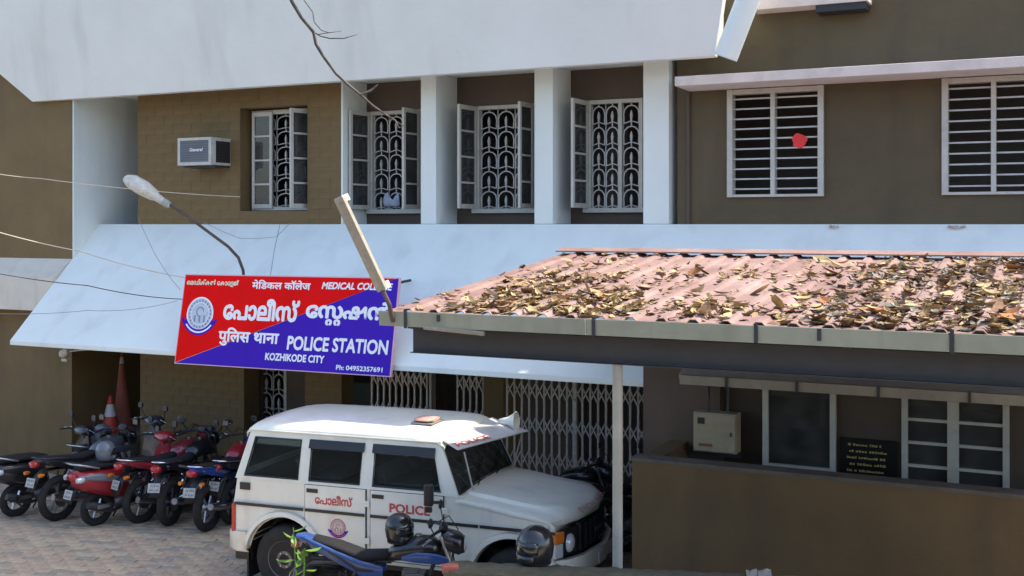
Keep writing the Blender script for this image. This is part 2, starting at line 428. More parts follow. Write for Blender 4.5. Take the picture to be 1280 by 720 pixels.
# window in the upper brick wall
wy = FY + .25; z0, z1 = onY(340, 263, 13.35).z, onY(340, 138, 13.35).z
a, c = XU(317, wy), XU(384, FY) - .01
b = MB().box(a, a + .05, wy - .04, wy + .06, z0, z1).box(c - .05, c, wy - .04, wy + .06, z0, z1).box(a + .05, c - .05, wy - .038, wy + .058, z1 - .06, z1).box(a + .05, c - .05, wy - .038, wy + .058, z0, z0 + .05)
b.box(hx0 + .004, a, wy + .02, wy + .06, z0, z1, 1)
w = part(b, 'window', [FRAME, BROWN])
gm = MB(); grille(gm, a + .05, c - .05, z0 + .05, z1 - .06, wy + .03, 3, 6, .009); gm.build('window_grille', GRILLE, w)
sash(w, a + .03, wy - .06, 1, 0.02, .36, z0 + .03, z1 - .03)
sash(w, c - .05, wy - .05, -.30, -.954, .38, z0 + .03, z1 - .03)
# ground floor window beside the brick wall
gy = 13.56; a, c = XU(321, gy), XU(360, gy)
b = MB().box(a, a + .07, gy - .04, gy + .04, .1, 2.7).box(c - .05, c, gy - .04, gy + .04, .1, 2.7).box(a + .07, c - .05, gy - .03, gy + .03, 2.55, 2.65).box(a + .07, c - .05, gy - .03, gy + .03, .15, .25)
w = part(b, 'window', FRAME)
gm = MB(); grille(gm, a + .07, c - .05, .25, 2.55, gy, 2, 8, .012); gm.build('window_grille', GRILLE, w)
# collapsible gates
bar_mesh = MB().box(-.011, .011, -.011, .011, 0, 2.66).mesh('bar', IRON)
def gate(ua, ub, Y, n, leaf=False):
    a, c = XU(ua, Y), XU(ub, Y)
    b = MB().box(a - .01, c + .01, Y - .04, Y + .04, 2.66, 2.71).box(a - .01, c + .01, Y - .03, Y + .03, .002, .03)
    gt = part(b, 'gate', IRON)
    w = (c - a) / n; la = MB()
    for i in range(n + 1):
        o = bpy.data.objects.new('bar', bar_mesh); C.objects.link(o); o.parent = gt; o.location = (a + i * w, Y, .03)
        if leaf and i == n // 2: o.scale = (2.2, 1.6, 1)
    for z in (.36, .80, 1.24, 1.68, 2.12):
        for i in range(n):
            x0, x1 = a + i * w, a + (i + 1) * w
            la.tube([(x0, Y - .017, z), (x1, Y - .017, z + .2)], .010, 4)
            la.tube([(x0, Y - .029, z + .2), (x1, Y - .029, z)], .010, 4)
    o = la.build('lattice', IRON, gt); o['kind'] = 'stuff'
gate(465, 534, 13.2, 9); gate(572, 604, 13.2, 4); gate(634, 808, 13.0, 18, True)
# conduits and pipes on the building
part(MB().tube([(XU(537, 13.0), 13.03, .1), (XU(537, 13.0), 13.03, 2.6)], .018, 8), 'conduit', FRAME)
px = XU(165, 14.3)
part(MB().tube([(px, 14.2, 3.8), (px, 14.2, 5.0), (px - .1, 13.9, 5.15), (px - .45, 13.75, 5.2)], .05, 8).tube([(px + .08, 14.0, 4.6), (px + .08, 14.0, 5.5), (px - .5, 13.8, 5.7)], .03, 8), 'drain_pipe', DARK)
# big slanted spout at the end of the fascia
p0, p1 = onY(907, 72, 12.45), onY(950, -40, 12.45)
part(MB().tube([p0, p1], .135, 18), 'spout', WHITE, smooth=60)

# ------------------------------------------------------------------ annexe on the right
an = empty('annexe', 'grey brown annexe wall with louvred windows under a long white sunshade', 'building', (-2, 13.2, 0))
AO = Vector((2, -13.2, 0))
def apart(mb, name, m, parent=None, **k):
    o = mb.build(name, m, parent or an, **k)
    if parent is None: o.location = AO
    return o
AY = 13.2
ax0 = XU(847, AY)
wx = [(XU(912, AY), XU(1028, AY)), (XU(1180, AY), XU(1312, AY))]
wz0, wz1 = onY(968, 246, AY).z, 5.5
b = MB().box(ax0, wx[0][0], AY, AY + .25, 3.8, 6.72).box(wx[0][1], wx[1][0], AY, AY + .25, 3.8, 6.72).box(wx[1][1], 4, AY, AY + .25, 3.8, 6.72)
for a, c in wx: b.box(a, c, AY, AY + .25, 3.8, wz0).box(a, c, AY, AY + .25, wz1, 6.72)
apart(b, 'wall', TAUPE)
apart(MB().box(ax0 - .2, 4, AY + .01, AY + 2.6, 6.723, 6.75), 'roof', ROOM)
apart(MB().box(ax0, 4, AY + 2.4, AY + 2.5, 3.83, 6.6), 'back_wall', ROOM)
apart(MB().box(ax0 - .2, ax0 - .002, AY + .35, AY + 2.5, 3.83, 6.6), 'side_wall', BROWN)
apart(MB().tube([(XU(861, AY), AY - .025, 3.9), (XU(861, AY), AY - .025, 5.5)], .022, 8), 'conduit', BROWN)
apart(MB().prism([(XU(862, AY), AY - .001, 5.51), (XU(862, AY), 12.6, 5.51), (XU(862, AY), 12.6, 5.62), (XU(862, AY), AY - .001, 5.66)], (6, 0, 0)), 'sunshade', SHADE, bevel=.006)
apart(MB().box(onY(940, 8, 12.9).x, onY(1085, 6, 12.9).x, 12.9, AY - .001, 6.38, 6.62), 'upper_ledge', SHADE)
for a, c in wx:
    t = .045; mid = a + (c - a) * (.48)
    b = MB().box(a - .02, a + t, AY - .05, AY + .1, wz0, wz1).box(c - t, c + .02, AY - .05, AY + .1, wz0, wz1).box(mid - .025, mid + .025, AY - .045, AY + .09, wz0 + .03, wz1)
    b.box(a + t, c - t, AY - .048, AY + .095, wz0, wz0 + .03).box(a + t, c - t, AY - .04, AY + .09, wz1 - .06, wz1 - .001)
    w = apart(b, 'window', FRAME)
    n = 10
    lv = MB()
    for k in range(n):
        z = wz0 + .03 + (k + .55) * (wz1 - wz0 - .09) / n
        for q0, q1 in ((a + t, mid - .025), (mid + .025, c - t)):
            m = MB().box(q0, q1, AY + .0, AY + .018, z - .009, z + .009); m.build('bar', GRILLE, w)
# lower room of the annexe
LYW = 11.2; lx0 = XU(804, LYW)
lw = [(XU(955, LYW), XU(1046, LYW), 487, 588), (XU(1128, LYW), XU(1262, LYW), 495, 607)]
lz = [onY(1000, 588, LYW).z - .1, onY(1190, 608, LYW).z - .1]
b = MB().box(lx0, lw[0][0] - .45, LYW, LYW + .2, 0, 2.9).box(lw[0][1], lw[1][0], LYW, LYW + .2, 0, 2.9).box(lw[1][1], 3.5, LYW, LYW + .2, 0, 2.9)
b.box(lw[0][0] - .45, lw[0][0], LYW + .18, LYW + .2, 0, 2.9)
for k, (a, c, *_) in enumerate(lw): b.box(a, c, LYW, LYW + .2, 0, lz[k]).box(a, c, LYW, LYW + .2, 2.33, 2.9)
apart(b, 'lower_wall', BROWN)
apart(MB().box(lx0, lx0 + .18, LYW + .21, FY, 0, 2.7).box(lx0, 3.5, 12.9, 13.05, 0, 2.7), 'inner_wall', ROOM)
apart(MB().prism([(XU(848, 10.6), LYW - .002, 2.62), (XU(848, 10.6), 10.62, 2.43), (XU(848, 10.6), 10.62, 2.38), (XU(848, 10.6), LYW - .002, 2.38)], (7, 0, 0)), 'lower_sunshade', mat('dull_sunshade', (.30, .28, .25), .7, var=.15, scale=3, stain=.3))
gx0 = XU(850, 10.55)
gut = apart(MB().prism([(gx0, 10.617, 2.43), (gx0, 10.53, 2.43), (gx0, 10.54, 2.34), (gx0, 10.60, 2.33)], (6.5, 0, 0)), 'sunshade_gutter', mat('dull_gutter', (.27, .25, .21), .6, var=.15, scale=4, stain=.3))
for u in (908, 996, 1098, 1212):
    x = XU(u, 10.53); MB().box(x - .012, x + .012, 10.518, 10.529, 2.335, 2.44).build('bracket', DARK, gut)
def frame_win(a, c, zb, zt, Y, mull, panes, t=.055):
    b = MB().box(a, a + t, Y - .05, Y + .05, zb, zt).box(c - t, c, Y - .05, Y + .05, zb, zt).box(a + t, c - t, Y - .045, Y + .045, zb, zb + t).box(a + t, c - t, Y - .045, Y + .045, zt - t, zt)
    xs = [a + t] + mull + [c - t]
    for x in mull: b.box(x - .05, x + .05, Y - .05, Y + .05, zb + t, zt - t)
    for i in range(len(xs) - 1):
        p0 = xs[i] + (.05 if i else 0); p1 = xs[i + 1] - (.05 if i < len(xs) - 2 else 0)
        for k in range(1, panes): 
            z = zb + t + k * (zt - zb - 2 * t) / panes; b.box(p0, p1, Y - .03, Y + .03, z - .014, z + .014)
    w = apart(b, 'window', FRAME)
    for i in range(len(xs) - 1):
        p0 = xs[i] + (.05 if i else 0); p1 = xs[i + 1] - (.05 if i < len(xs) - 2 else 0)
        for k in range(panes):
            z = zb + t + k * (zt - zb - 2 * t) / panes
            MB().box(p0, p1, Y - .004, Y + .004, z + (.014 if k else 0), z + (zt - zb - 2 * t) / panes - (.014 if k < panes - 1 else 0)).build('pane', PANE, w)
    return w
frame_win(lw[0][0], lw[0][1], lz[0] + .1, 2.33, LYW - .02, [], 1)
m1 = XU(1192, LYW)
frame_win(lw[1][0], lw[1][1], lz[1], 2.33, LYW - .02, [m1], 4)

# porch wall in front of it
pw_ = empty('porch_wall', 'plain brown parapet wall below the shed roof beside the grey post', 'wall', (-3.5, 10, 0))
px0 = XU(790, 10.0)
MB().box(0, 7, 0, .18, 0, 1.665).build('wall', PORCH, pw_)
MB().box(-.012, 7, -.012, .2, 1.667, 1.70).build('coping', mat('porch_coping', (.11, .095, .08), .85, var=.25, scale=5, bump=.3), pw_)
MB().box(0, .18, .182, 1.19, 0, 1.66).build('side_wall', PORCH, pw_)
pw_.location = (px0, 10.0, 0)

# ------------------------------------------------------------------ tin shed roof on a post
KS = .88
def zk(z): return CAM_H - (CAM_H - z) * KS
SHY, RDY = 8.2 * KS, 11.95 * KS
sx0, sx1 = -5.11 * KS, 1.6
ez, rz_ = zk(3.165), zk(3.555)
sh = empty('shed', 'red corrugated tin shed roof strewn with dry leaves on a grey post', 'shed', (sx0, SHY, 0))
SO = Vector((-sx0, -SHY, 0))
def spart(mb, name, m, **k):
    o = mb.build(name, m, sh, **k); o.location = SO; return o
TIN = mat('red_tin', (.235, .118, .092), .65, var=.25, scale=1.6, col2=(.34, .225, .19), stain=.3, streak=True, bump=.1)
pitch = .248 * KS
def roof_z(x, y):
    u = ((x - sx0) / pitch) % 1.0
    r = .022 * max(0, min(1, min((u - .62) / .1, (1 - u) / .1))) if u > .62 else 0
    return ez + (rz_ - ez) * (y - SHY) / (RDY - SHY) + r
per = 4
x = sx0
while x < sx1 - .05:
    xe = min(x + per * pitch, sx1)
    cols = []
    k = 0
    while x + k * pitch < xe - .01:
        for q in (.0, .30, .62, .72, .90, .999): cols.append(x + (k + q) * pitch)
        k += 1
    rows = [[(cx, yy, roof_z(cx, yy) + random.uniform(-.002, .002)) for cx in cols] for yy in (SHY - .06, SHY + .9, SHY + 1.9, SHY + 2.9, RDY)]
    spart(MB().grid(rows), 'roof_sheet', TIN, solid=.006)
    x = xe
x = sx0
while x < sx1 - .05:                                         # the back slope, falling away towards the building
    xe = min(x + per * pitch, sx1); cols = []; k = 0
    while x + k * pitch < xe - .01:
        for q in (.0, .30, .62, .72, .90, .999): cols.append(x + (k + q) * pitch)
        k += 1
    spart(MB().grid([[(cx, yy, roof_z(cx, RDY) - (yy - RDY) * .20) for cx in cols] for yy in (RDY + .002, RDY + .8, 12.05)]), 'roof_sheet', TIN, solid=.006)
    x = xe
b = MB()
b.prism([(sx0 - .02, RDY - .16, rz_ + .035), (sx0 - .02, RDY + .02, rz_ + .065), (sx0 - .02, RDY + .14, rz_ + .03), (sx0 - .02, RDY + .14, rz_ + .015), (sx0 - .02, RDY + .02, rz_ + .05), (sx0 - .02, RDY - .16, rz_ + .022)], (sx1 - sx0 + .02, 0, 0))
spart(b, 'ridge_flashing', TIN)
GUT = mat('gutter_paint', (.30, .30, .22), .55, var=.12, scale=3, stain=.35, streak=True)
x = sx0 - .03; joints = [onY(u, 400, SHY).x for u in (742, 1190)] + [sx1]
gaps = 0
for xe in joints:
    sec = [(SHY - .12, ez + .0), (SHY - .135, ez - .0), (SHY - .125, ez - .11), (SHY - .03, ez - .12), (SHY - .015, ez - .02), (SHY - .028, ez - .02), (SHY - .04, ez - .108), (SHY - .113, ez - .1)]
    spart(MB().prism([(x, y, z) for y, z in sec], (xe - x - .012, 0, 0)), 'gutter', GUT)
    x = xe
for u, h in ((507, .15), (548, .05), (742, .14), (945, .13), (1024, .08), (1190, .15)):
    xx = onY(u, 400, SHY - .135).x
    spart(MB().box(xx - .012, xx + .012, SHY - .142, SHY - .136, ez - .03 - h * .6, ez - .03 + h * .35), 'bracket', DARK)
BEAM = mat('beam_paint', (.045, .042, .045), .5, var=.2, scale=4, stain=.2)
BY = 8.34 * KS
bx0 = XU(517, BY)
b0, b1 = zk(2.80), zk(3.0)
spart(MB().box(bx0, sx1, BY - .008, BY + .008, b0, b1).box(bx0, sx1, BY - .05, BY + .05, b0 - .006, b0).box(bx0, sx1, BY - .05, BY + .05, b1, b1 + .008), 'beam', BEAM)
spart(MB().box(bx0, sx1, RDY - .2, RDY - .1, rz_ - .28, rz_ - .09), 'beam', BEAM)
for k in range(6):
    xx = bx0 + .05 + k * 1.05
    spart(MB().prism([(xx, SHY - .05, ez - .13), (xx, RDY, rz_ - .09), (xx, RDY, rz_ - .04), (xx, SHY - .05, ez - .07)], (.05, 0, 0)), 'rafter', BEAM)
for q in (.18, .42, .68):
    yy = SHY + q * (RDY - SHY); zz = ez + q * (rz_ - ez)
    spart(MB().box(bx0, sx1, yy, yy + .04, zz - .036, zz - .008), 'purlin', BEAM)
postm = mat('post_paint', (.38, .36, .30), .6, var=.16, scale=4, stain=.45, streak=True)
pxx = XU(772, BY)
for xx in (pxx, pxx + 3.7): spart(MB().tube([(xx, BY, 0), (xx, BY, b0 - .007)], .036, 16), 'post', postm, smooth=60)
pt = [onY(530, 409, SHY - .12), onY(605, 417, SHY - .12)]
spart(MB().tube(pt, .018, 6), 'loose_batten', mat('weathered_wood', (.30, .26, .20), .8, var=.25, scale=12))

# leaf litter
LEAFC = [(.38, .27, .125), (.28, .175, .085), (.19, .105, .055), (.09, .05, .032), (.45, .34, .17), (.29, .25, .19), (.38, .15, .05)]
LEAF = [mat('dry_leaf_%s' % n, c, .75, var=.3, scale=14, spec=.3) for n, c in zip(('tan', 'brown', 'russet', 'umber', 'straw', 'grey', 'orange'), LEAFC)]
def leaf_pts(rnd, L, wd, curl):
    vs = []
    for i, (t, w) in enumerate(((0, .0), (.25, .8), (.55, 1.0), (.8, .6), (1, 0))):
        xx = (t - .5) * L; z = curl * L * (4 * (t - .5) ** 2)
        if w == 0: vs.append((xx, 0, z))
        else:
            e = wd * w / 2; zz = z + curl * wd * .9 * w
            vs += [(xx, -e, zz), (xx, 0, z - .004), (xx, e, zz * 1.1)]
    fs = [(0, 2, 1), (0, 3, 2), (1, 2, 5, 4), (2, 3, 6, 5), (4, 5, 8, 7), (5, 6, 9, 8), (7, 8, 10), (8, 9, 10)]
    return vs, fs
def litter_density(x, y):
    a = (x - sx0) / (5.2 * KS); q = (y - SHY) / (RDY - SHY)
    d = .10 + .85 * max(0, min(1, (a - .52) * 2.6)) * (.55 + .45 * min(1, (1.05 - q) * 3))
    d += .8 * math.exp(-((q - .04) / .10) ** 2) * (1 if a > .06 else .2)
    d += 1.0 * math.exp(-((a - .20) / .10) ** 2 - ((q - .22) / .22) ** 2)
    d += 1.0 * math.exp(-((a - .11) / .05) ** 2 - ((q - .45) / .16) ** 2)
    d += .9 * math.exp(-((a - .36) / .16) ** 2 - ((q - .20) / .14) ** 2)
    d += .5 * math.exp(-((a - .12) / .05) ** 2 - ((q - .92) / .1) ** 2)
    d += .4 * math.exp(-((a - .40) / .2) ** 2 - ((q - .6) / .10) ** 2)
    n = math.sin(x * 5.1 + 1.3 * math.sin(y * 3.7)) * math.sin(y * 4.3 + 1.7 * math.sin(x * 2.9))
    return d * (.55 + .6 * n + .2)
rnd = random.Random(11)
lit = MB(); nl = 0
while nl < 7000:
    x = rnd.uniform(sx0, sx1 - .1); y = rnd.uniform(SHY - .02, RDY - .1)
    pu = ((x - sx0) / pitch) % 1.0
    if rnd.random() > min(1, max(0, litter_density(x, y))) ** 1.5 * (1 if .04 < pu < .6 else .35): continue
    nl += 1
    L = .03 + .11 * rnd.random() ** 1.8; vs, fs = leaf_pts(rnd, L, L * rnd.uniform(.35, .6), rnd.uniform(-.1, .28))
    M = Matrix.Translation((x, y, roof_z(x, y) + .004 + rnd.random() ** 2 * .035)) @ Matrix.Rotation(rnd.uniform(0, 6.3), 4, 'Z') @ Matrix.Rotation(rnd.gauss(0, .24), 4, 'X') @ Matrix.Rotation(rnd.gauss(0, .22), 4, 'Y')
    right = x > sx0 + 3.0
    lit.add([M @ Vector(v) for v in vs], fs, rnd.choices(range(7), (3, 3, 2, 1.6, 1.6, 4 if right else 1.2, .25) if right else (4, 3, 1.6, 1.2, 4, 1, .25))[0])
o = lit.build('leaf_litter', LEAF); tag(o, kind='stuff')
lm = []
for k in range(7):
    vs, fs = leaf_pts(rnd, .19, .10, .16 if k % 2 else .07); lm.append(MB().add(vs, fs).mesh('dry_leaf', LEAF[k]))
kinds_ = {0: ('tan', 8), 2: ('russet', 9), 4: ('straw', 8), 6: ('orange', 6)}
spots_fixed = {6: [(1090, 398), (1262, 398), (1040, 345), (1265, 340), (1270, 405), (868, 345)], 2: [(990, 362), (1210, 392), (1245, 388), (880, 398), (1150, 340), (1024, 405), (706, 352), (742, 353), (880, 345)]}
for k, (nm, cnt) in kinds_.items():
    for i in range(cnt):
        if k in spots_fixed: x, y = [(p.x, p.y) for p in [onP(*spots_fixed[k][i], (0, SHY, ez), Vector((0, -(rz_ - ez), RDY - SHY)))]][0]; y = max(y, SHY)
        else:
            while True:
                x, y = rnd.uniform(sx0 + .3, -.2), rnd.uniform(SHY + .1, RDY - .3)
                if rnd.random() < litter_density(x, y): break
        o = bpy.data.objects.new('dry_leaf', lm[k]); C.objects.link(o)
        o.location = (x, y, roof_z(x, y) + .03); o.rotation_euler = (rnd.gauss(0, .3), rnd.gauss(0, .3), rnd.uniform(0, 6.3)); o.scale = (1.15,) * 3 if k == 6 else (1, 1, 1)
        q_ = (y - SHY) / (RDY - SHY); a_ = (x - sx0) / 4.5
        tag(o, 'large curled %s leaf on the shed roof %s %s' % (nm, 'just above the gutter' if q_ < .25 else 'halfway up the slope' if q_ < .65 else 'just below the ridge', 'near the tube light' if a_ < .33 else 'in the middle' if a_ < .68 else 'towards the right edge'), 'leaf', 'large %s leaves on the shed roof' % nm)

# ------------------------------------------------------------------ police sign board
RED = mat('sign_red', (.80, .012, .012), .45, var=.06, scale=2, spec=.0, stain=.12, streak=True)
BLUE = mat('sign_blue', (.062, .025, .42), .45, var=.06, scale=2, spec=.0, stain=.12, streak=True)
LETTER = mat('sign_white', (.85, .85, .88), .45, var=.02)
PINK = mat('sign_edge', (.72, .42, .48), .5, var=.05)
sTL, sBL = Vector((-10.41, 11.54, 3.235)), Vector((-10.41, 11.33, 2.065))
sW = 3.335
ey = (sTL - sBL); sHt = ey.length; ey.normalize(); ex = Vector((1, 0, .006)).normalized(); en = ex.cross(ey)     # en points out of the face, towards the road
sg = empty('sign_board', 'red and blue police station sign board with white lettering and round emblem', 'sign', sBL)
def gpart(mb, name, m, **k):
    o = mb.build(name, m, sg, **k); o.location = -sBL; return o
def SP(s, t, lift=0): return sBL + ex * (s * sW) + ey * ((1 - t) * sHt) + en * lift
gpart(MB().prism([SP(0, 1, -.001), SP(1, 1, -.001), SP(1, 0, -.001), SP(0, 0, -.001)], -en * .035), 'backing', PINK)
gpart(MB().prism([SP(.004, .985, .003), SP(.985, .012, .003), SP(.004, .012, .003)], -en * .003), 'red_panel', RED)
gpart(MB().prism([SP(.006, .99, .003), SP(.995, .99, .003), SP(.995, .012, .003), SP(.987, .012, .003)], -en * .003), 'blue_panel', BLUE)
eq = Vector(ex); 
def line(s, s0, s1, t0, t1, m=LETTER, **k):
    mb = MB(); lettering(mb, s, sBL + en * .0045, ex * sW, ey * sHt, (s0, s1, 1 - t1, 1 - t0), **k)
    gpart(mb, 'lettering', m)
line('\u0d46മഡ\u0d3fക\u0d4dകൽ \u0d47കാ\u0d47ളജ\u0d4d', .015, .275, .055, .135, mat('sign_cream', (.85, .75, .55), .5), off=.035)
line('\u092e\u0947\u0921\u093f\u0915\u0932 \u0915\u0949\u0932\u0947\u091c'.replace('\u0921\u093f', '\u093f\u0921'), .34, .615, .05, .15, off=.03)
line('MEDICAL COLLEGE', .665, .975, .06, .135, off=.04, slant=.2)
line('\u0d47പ\u0d3eല\u0d40സ\u0d4d', .215, .575, .255, .495, off=.045)
line('\u0d47സഷൻ', .605, .975, .255, .515, off=.045, extra=[('റ', 1.02, -.34, .42), ('റ', 1.42, -.34, .42)])
line('\u092a\u0941\u093f\u0932\u0938 \u0925\u093e\u0928\u093e', .205, .495, .575, .775, off=.035)
line('POLICE STATION', .535, .98, .635, .785, off=.035, slant=.03)
line('KOZHIKODE CITY', .44, .71, .825, .905, off=.04)
line('Ph: 04952357691', .765, .965, .91, .96, off=.03)
def annulus(mb, c, ax, ay, r0, r1, a0=0, a1=2 * math.pi, n=40, mi=0):
    rows = [[c + ax * (r * math.cos(a0 + (a1 - a0) * i / n)) + ay * (r * math.sin(a0 + (a1 - a0) * i / n)) for i in range(n + 1)] for r in (r1, r0)]
    return mb.grid(rows, mi)
EMB = mat('emblem_silver', (.50, .56, .66), .45, var=.2, scale=30)
EMBD = mat('emblem_grey', (.22, .25, .36), .5, var=.2, scale=30)
def emblem(c, ax, ay, r, n, build, ring_mat, face_mat, ribbon_mat, ink):
    mb = MB(); annulus(mb, c + n * .0040, ax, ay, 0.0005, r); build(mb, 'emblem_disc', face_mat)
    mb = MB(); annulus(mb, c + n * .0052, ax, ay, r * .90, r); annulus(mb, c + n * .0052, ax, ay, r * .64, r * .68); build(mb, 'emblem_ring', ring_mat)
    mb = MB()
    for k in range(22):
        q = 2 * math.pi * k / 22; p = c + n * .0056 + ax * (r * .78 * math.cos(q)) + ay * (r * .78 * math.sin(q))
        mb.obox(p, ax * r * .045, ay * r * .06, n * .0003)
    annulus(mb, c + n * .0056 + ay * r * .12, ax, ay, r * .22, r * .30, 0, 5.0, 16)
    for q in (-.35, 0, .35): mb.obox(c + n * .0056 + ax * (r * q) - ay * (r * .30), ax * r * .06, ay * r * .2, n * .0003)
    build(mb, 'emblem_figure', ink)
    mb = MB(); annulus(mb, c + n * .0062 + ay * r * .1, ax, ay, r * 1.02, r * 1.36, R(205), R(335), 24)
    for s_ in (-1, 1): mb.add([c + n * .0062 + ax * (s_ * r * 1.1) - ay * r * .3, c + n * .0062 + ax * (s_ * r * 1.36) - ay * r * .3, c + n * .0062 + ax * (s_ * r * 1.2) - ay * r * .62], [(0, 1, 2) if s_ < 0 else (2, 1, 0)])
    build(mb, 'emblem_ribbon', ribbon_mat)
    mb = MB(); annulus(mb, c + n * .0068 + ay * r * .1, ax, ay, r * 1.14, r * 1.24, R(218), R(322), 24); build(mb, 'emblem_motto', ring_mat)
emblem(SP(.10, .44), ex, ey, .222, en, lambda mb, nm, m: gpart(mb, nm, m), LETTER, EMB, BLUE, EMBD)
for s_ in (.12, .5, .9):
    gpart(MB().tube([SP(s_, .1, -.04), SP(s_, .1, -.04) + Vector((0, .78, .05))], .018, 8), 'bracket', DARK)
    gpart(MB().tube([SP(s_, .92, -.04), SP(s_, .92, -.04) + Vector((0, .2, .0))], .018, 8), 'bracket', DARK)

# ------------------------------------------------------------------ lamps
p0 = onY(305, 352, 11.95)
la = empty('street_lamp', 'old street lamp with drooping arm above the red end of the sign board', 'street lamp', p0)
def lpart(mb, name, m, o, base, **k):
    q = mb.build(name, m, o, **k); q.location = -base; return q
arm = [onY(u, v, Y) for u, v, Y in ((305, 352, 11.95), (304, 338, 11.94), (298, 322, 11.9), (285, 308, 11.85), (262, 291, 11.8), (235, 271, 11.75), (208, 253, 11.7))]
lpart(MB().tube([arm[0] + Vector((0, 0, -.9))] + arm, .021, 10), 'arm', mat('rusty_pipe', (.09, .06, .05), .7, var=.4, scale=12), la, p0, smooth=60)
d = (onY(157, 222, 11.55) - onY(212, 257, 11.7)); L_ = d.length; d.normalize()
hd = MB(); q0 = onY(212, 257, 11.7); up = Vector((0, 0, 1)); up = (up - d * up.dot(d)).normalized(); sd_ = d.cross(up)
rings = []
for t, w, h, lo in ((0, .035, .035, .035), (.12, .05, .05, .05), (.3, .065, .06, .055), (.36, .11, .085, .075), (.6, .155, .115, .095), (.85, .145, .105, .095), (.97, .09, .06, .06), (1, .03, .02, .02)):
    rings.append([q0 + d * (t * L_) + sd_ * (w * math.cos(2 * math.pi * j / 16)) + up * ((h if math.sin(2 * math.pi * j / 16) > 0 else lo) * math.sin(2 * math.pi * j / 16)) for j in range(16)])
LAMPM = mat('lamp_housing', (.62, .58, .50), .5, var=.18, scale=12, stain=.4)
o = lpart(hd.loft(rings), 'lamp_head', LAMPM, la, p0, smooth=50); fixn(o)
lpart(MB().tube([q0 + d * (.02 * L_), q0 + d * (.30 * L_)], .052, 12), 'lamp_collar', mat('lamp_collar_grey', (.33, .36, .30), .6, var=.2, scale=15), la, p0, smooth=50)
# tube light batten clamped to the corner of the shed
p0 = onY(491, 402, 8.05 * KS)
tl = empty('tube_light', 'bare tube light batten leaning up from the corner of the shed gutter', 'tube light', p0)
a, c = onY(424, 247, 7.75 * KS), onY(478, 362, 7.95 * KS)
d = (c - a).normalized(); s_ = d.cross(Vector((0, 1, 0))).normalized(); f_ = d.cross(s_)
lpart(MB().obox((a + c) / 2 + s_ * .0, d * ((c - a).length / 2), s_ * .040, f_ * .022), 'batten', mat('batten_paint', (.36, .30, .22), .5, var=.2, scale=8, stain=.5), tl, p0, bevel=.006)
lpart(MB().tube([a + d * .04 - f_ * .045, c - d * .04 - f_ * .045], .016, 10), 'tube', mat('tube_glass', (.62, .60, .56), .3, var=.05), tl, p0, smooth=60)
for e_ in (a + d * .02, c - d * .02): lpart(MB().obox(e_ - f_ * .03, d * .025, s_ * .036, f_ * .045), 'tube_holder', FRAME, tl, p0)
lpart(MB().tube([c, c + d * .12, p0], .017, 8), 'arm', mat('rusty_pipe', (.09, .06, .05)), tl, p0)

# wires
def wire(pts, r, m, label, sag=.06, sub=10):
    P = []
    for i in range(len(pts) - 1):
        for k in range(sub):
            t = k / sub; p = pts[i].lerp(pts[i + 1], t); P.append(p - Vector((0, 0, sag * 4 * t * (1 - t))))
    P.append(pts[-1])
    mb = MB(); mb.tube([p - pts[0] for p in P], r, 5)
    o = mb.build('cable', m, None, smooth=60, loc=pts[0]); tag(o, label, 'cable'); return o
WCR = mat('cable_cream', (.62, .54, .42), .6, var=.1); WDK = mat('cable_dark', (.06, .05, .055), .6, var=.1); WGY = mat('cable_grey', (.28, .28, .30), .6, var=.1)
wire([onY(-60, 205, 9.5), onY(50, 223, 10.2), onY(300, 246, 12.5)], .005, WCR, 'pale cable at the height of the upper floor ending beside the street lamp', .03)
wire([onY(-60, 272, 9.0), onY(100, 314, 10.2), onY(232, 347, 11.6)], .0065, WCR, 'cream cable sloping down to the top corner of the sign board', .03)
wire([onY(-60, 330, 9.0), onY(110, 357, 10.2), onY(228, 374, 11.6)], .006, WDK, 'dark cable sloping down to the left edge of the sign board', .03)
wire([onY(-60, 388, 10.8), onY(110, 388, 11.2), onY(222, 376, 11.66)], .004, WGY, 'thin grey cable crossing the canopy just below the dark cable', .05)
wire([onY(172, 270, 12.9), onY(195, 320, 12.0), onY(225, 362, 11.65)], .004, WGY, 'thin loose wire hanging down the canopy left of the street lamp', .02)
wire([onY(255, 278, 12.95), onY(300, 298, 12.6), onY(345, 296, 12.6), onY(362, 279, 12.95)], .004, WGY, 'thin wire looping over the canopy above the sign board', .01)
wire([onY(350, 280, 12.9), onY(343, 312, 12.3), onY(338, 344, 11.85)], .005, WGY, 'short wire dropping from the wall to the top edge of the sign', .0)

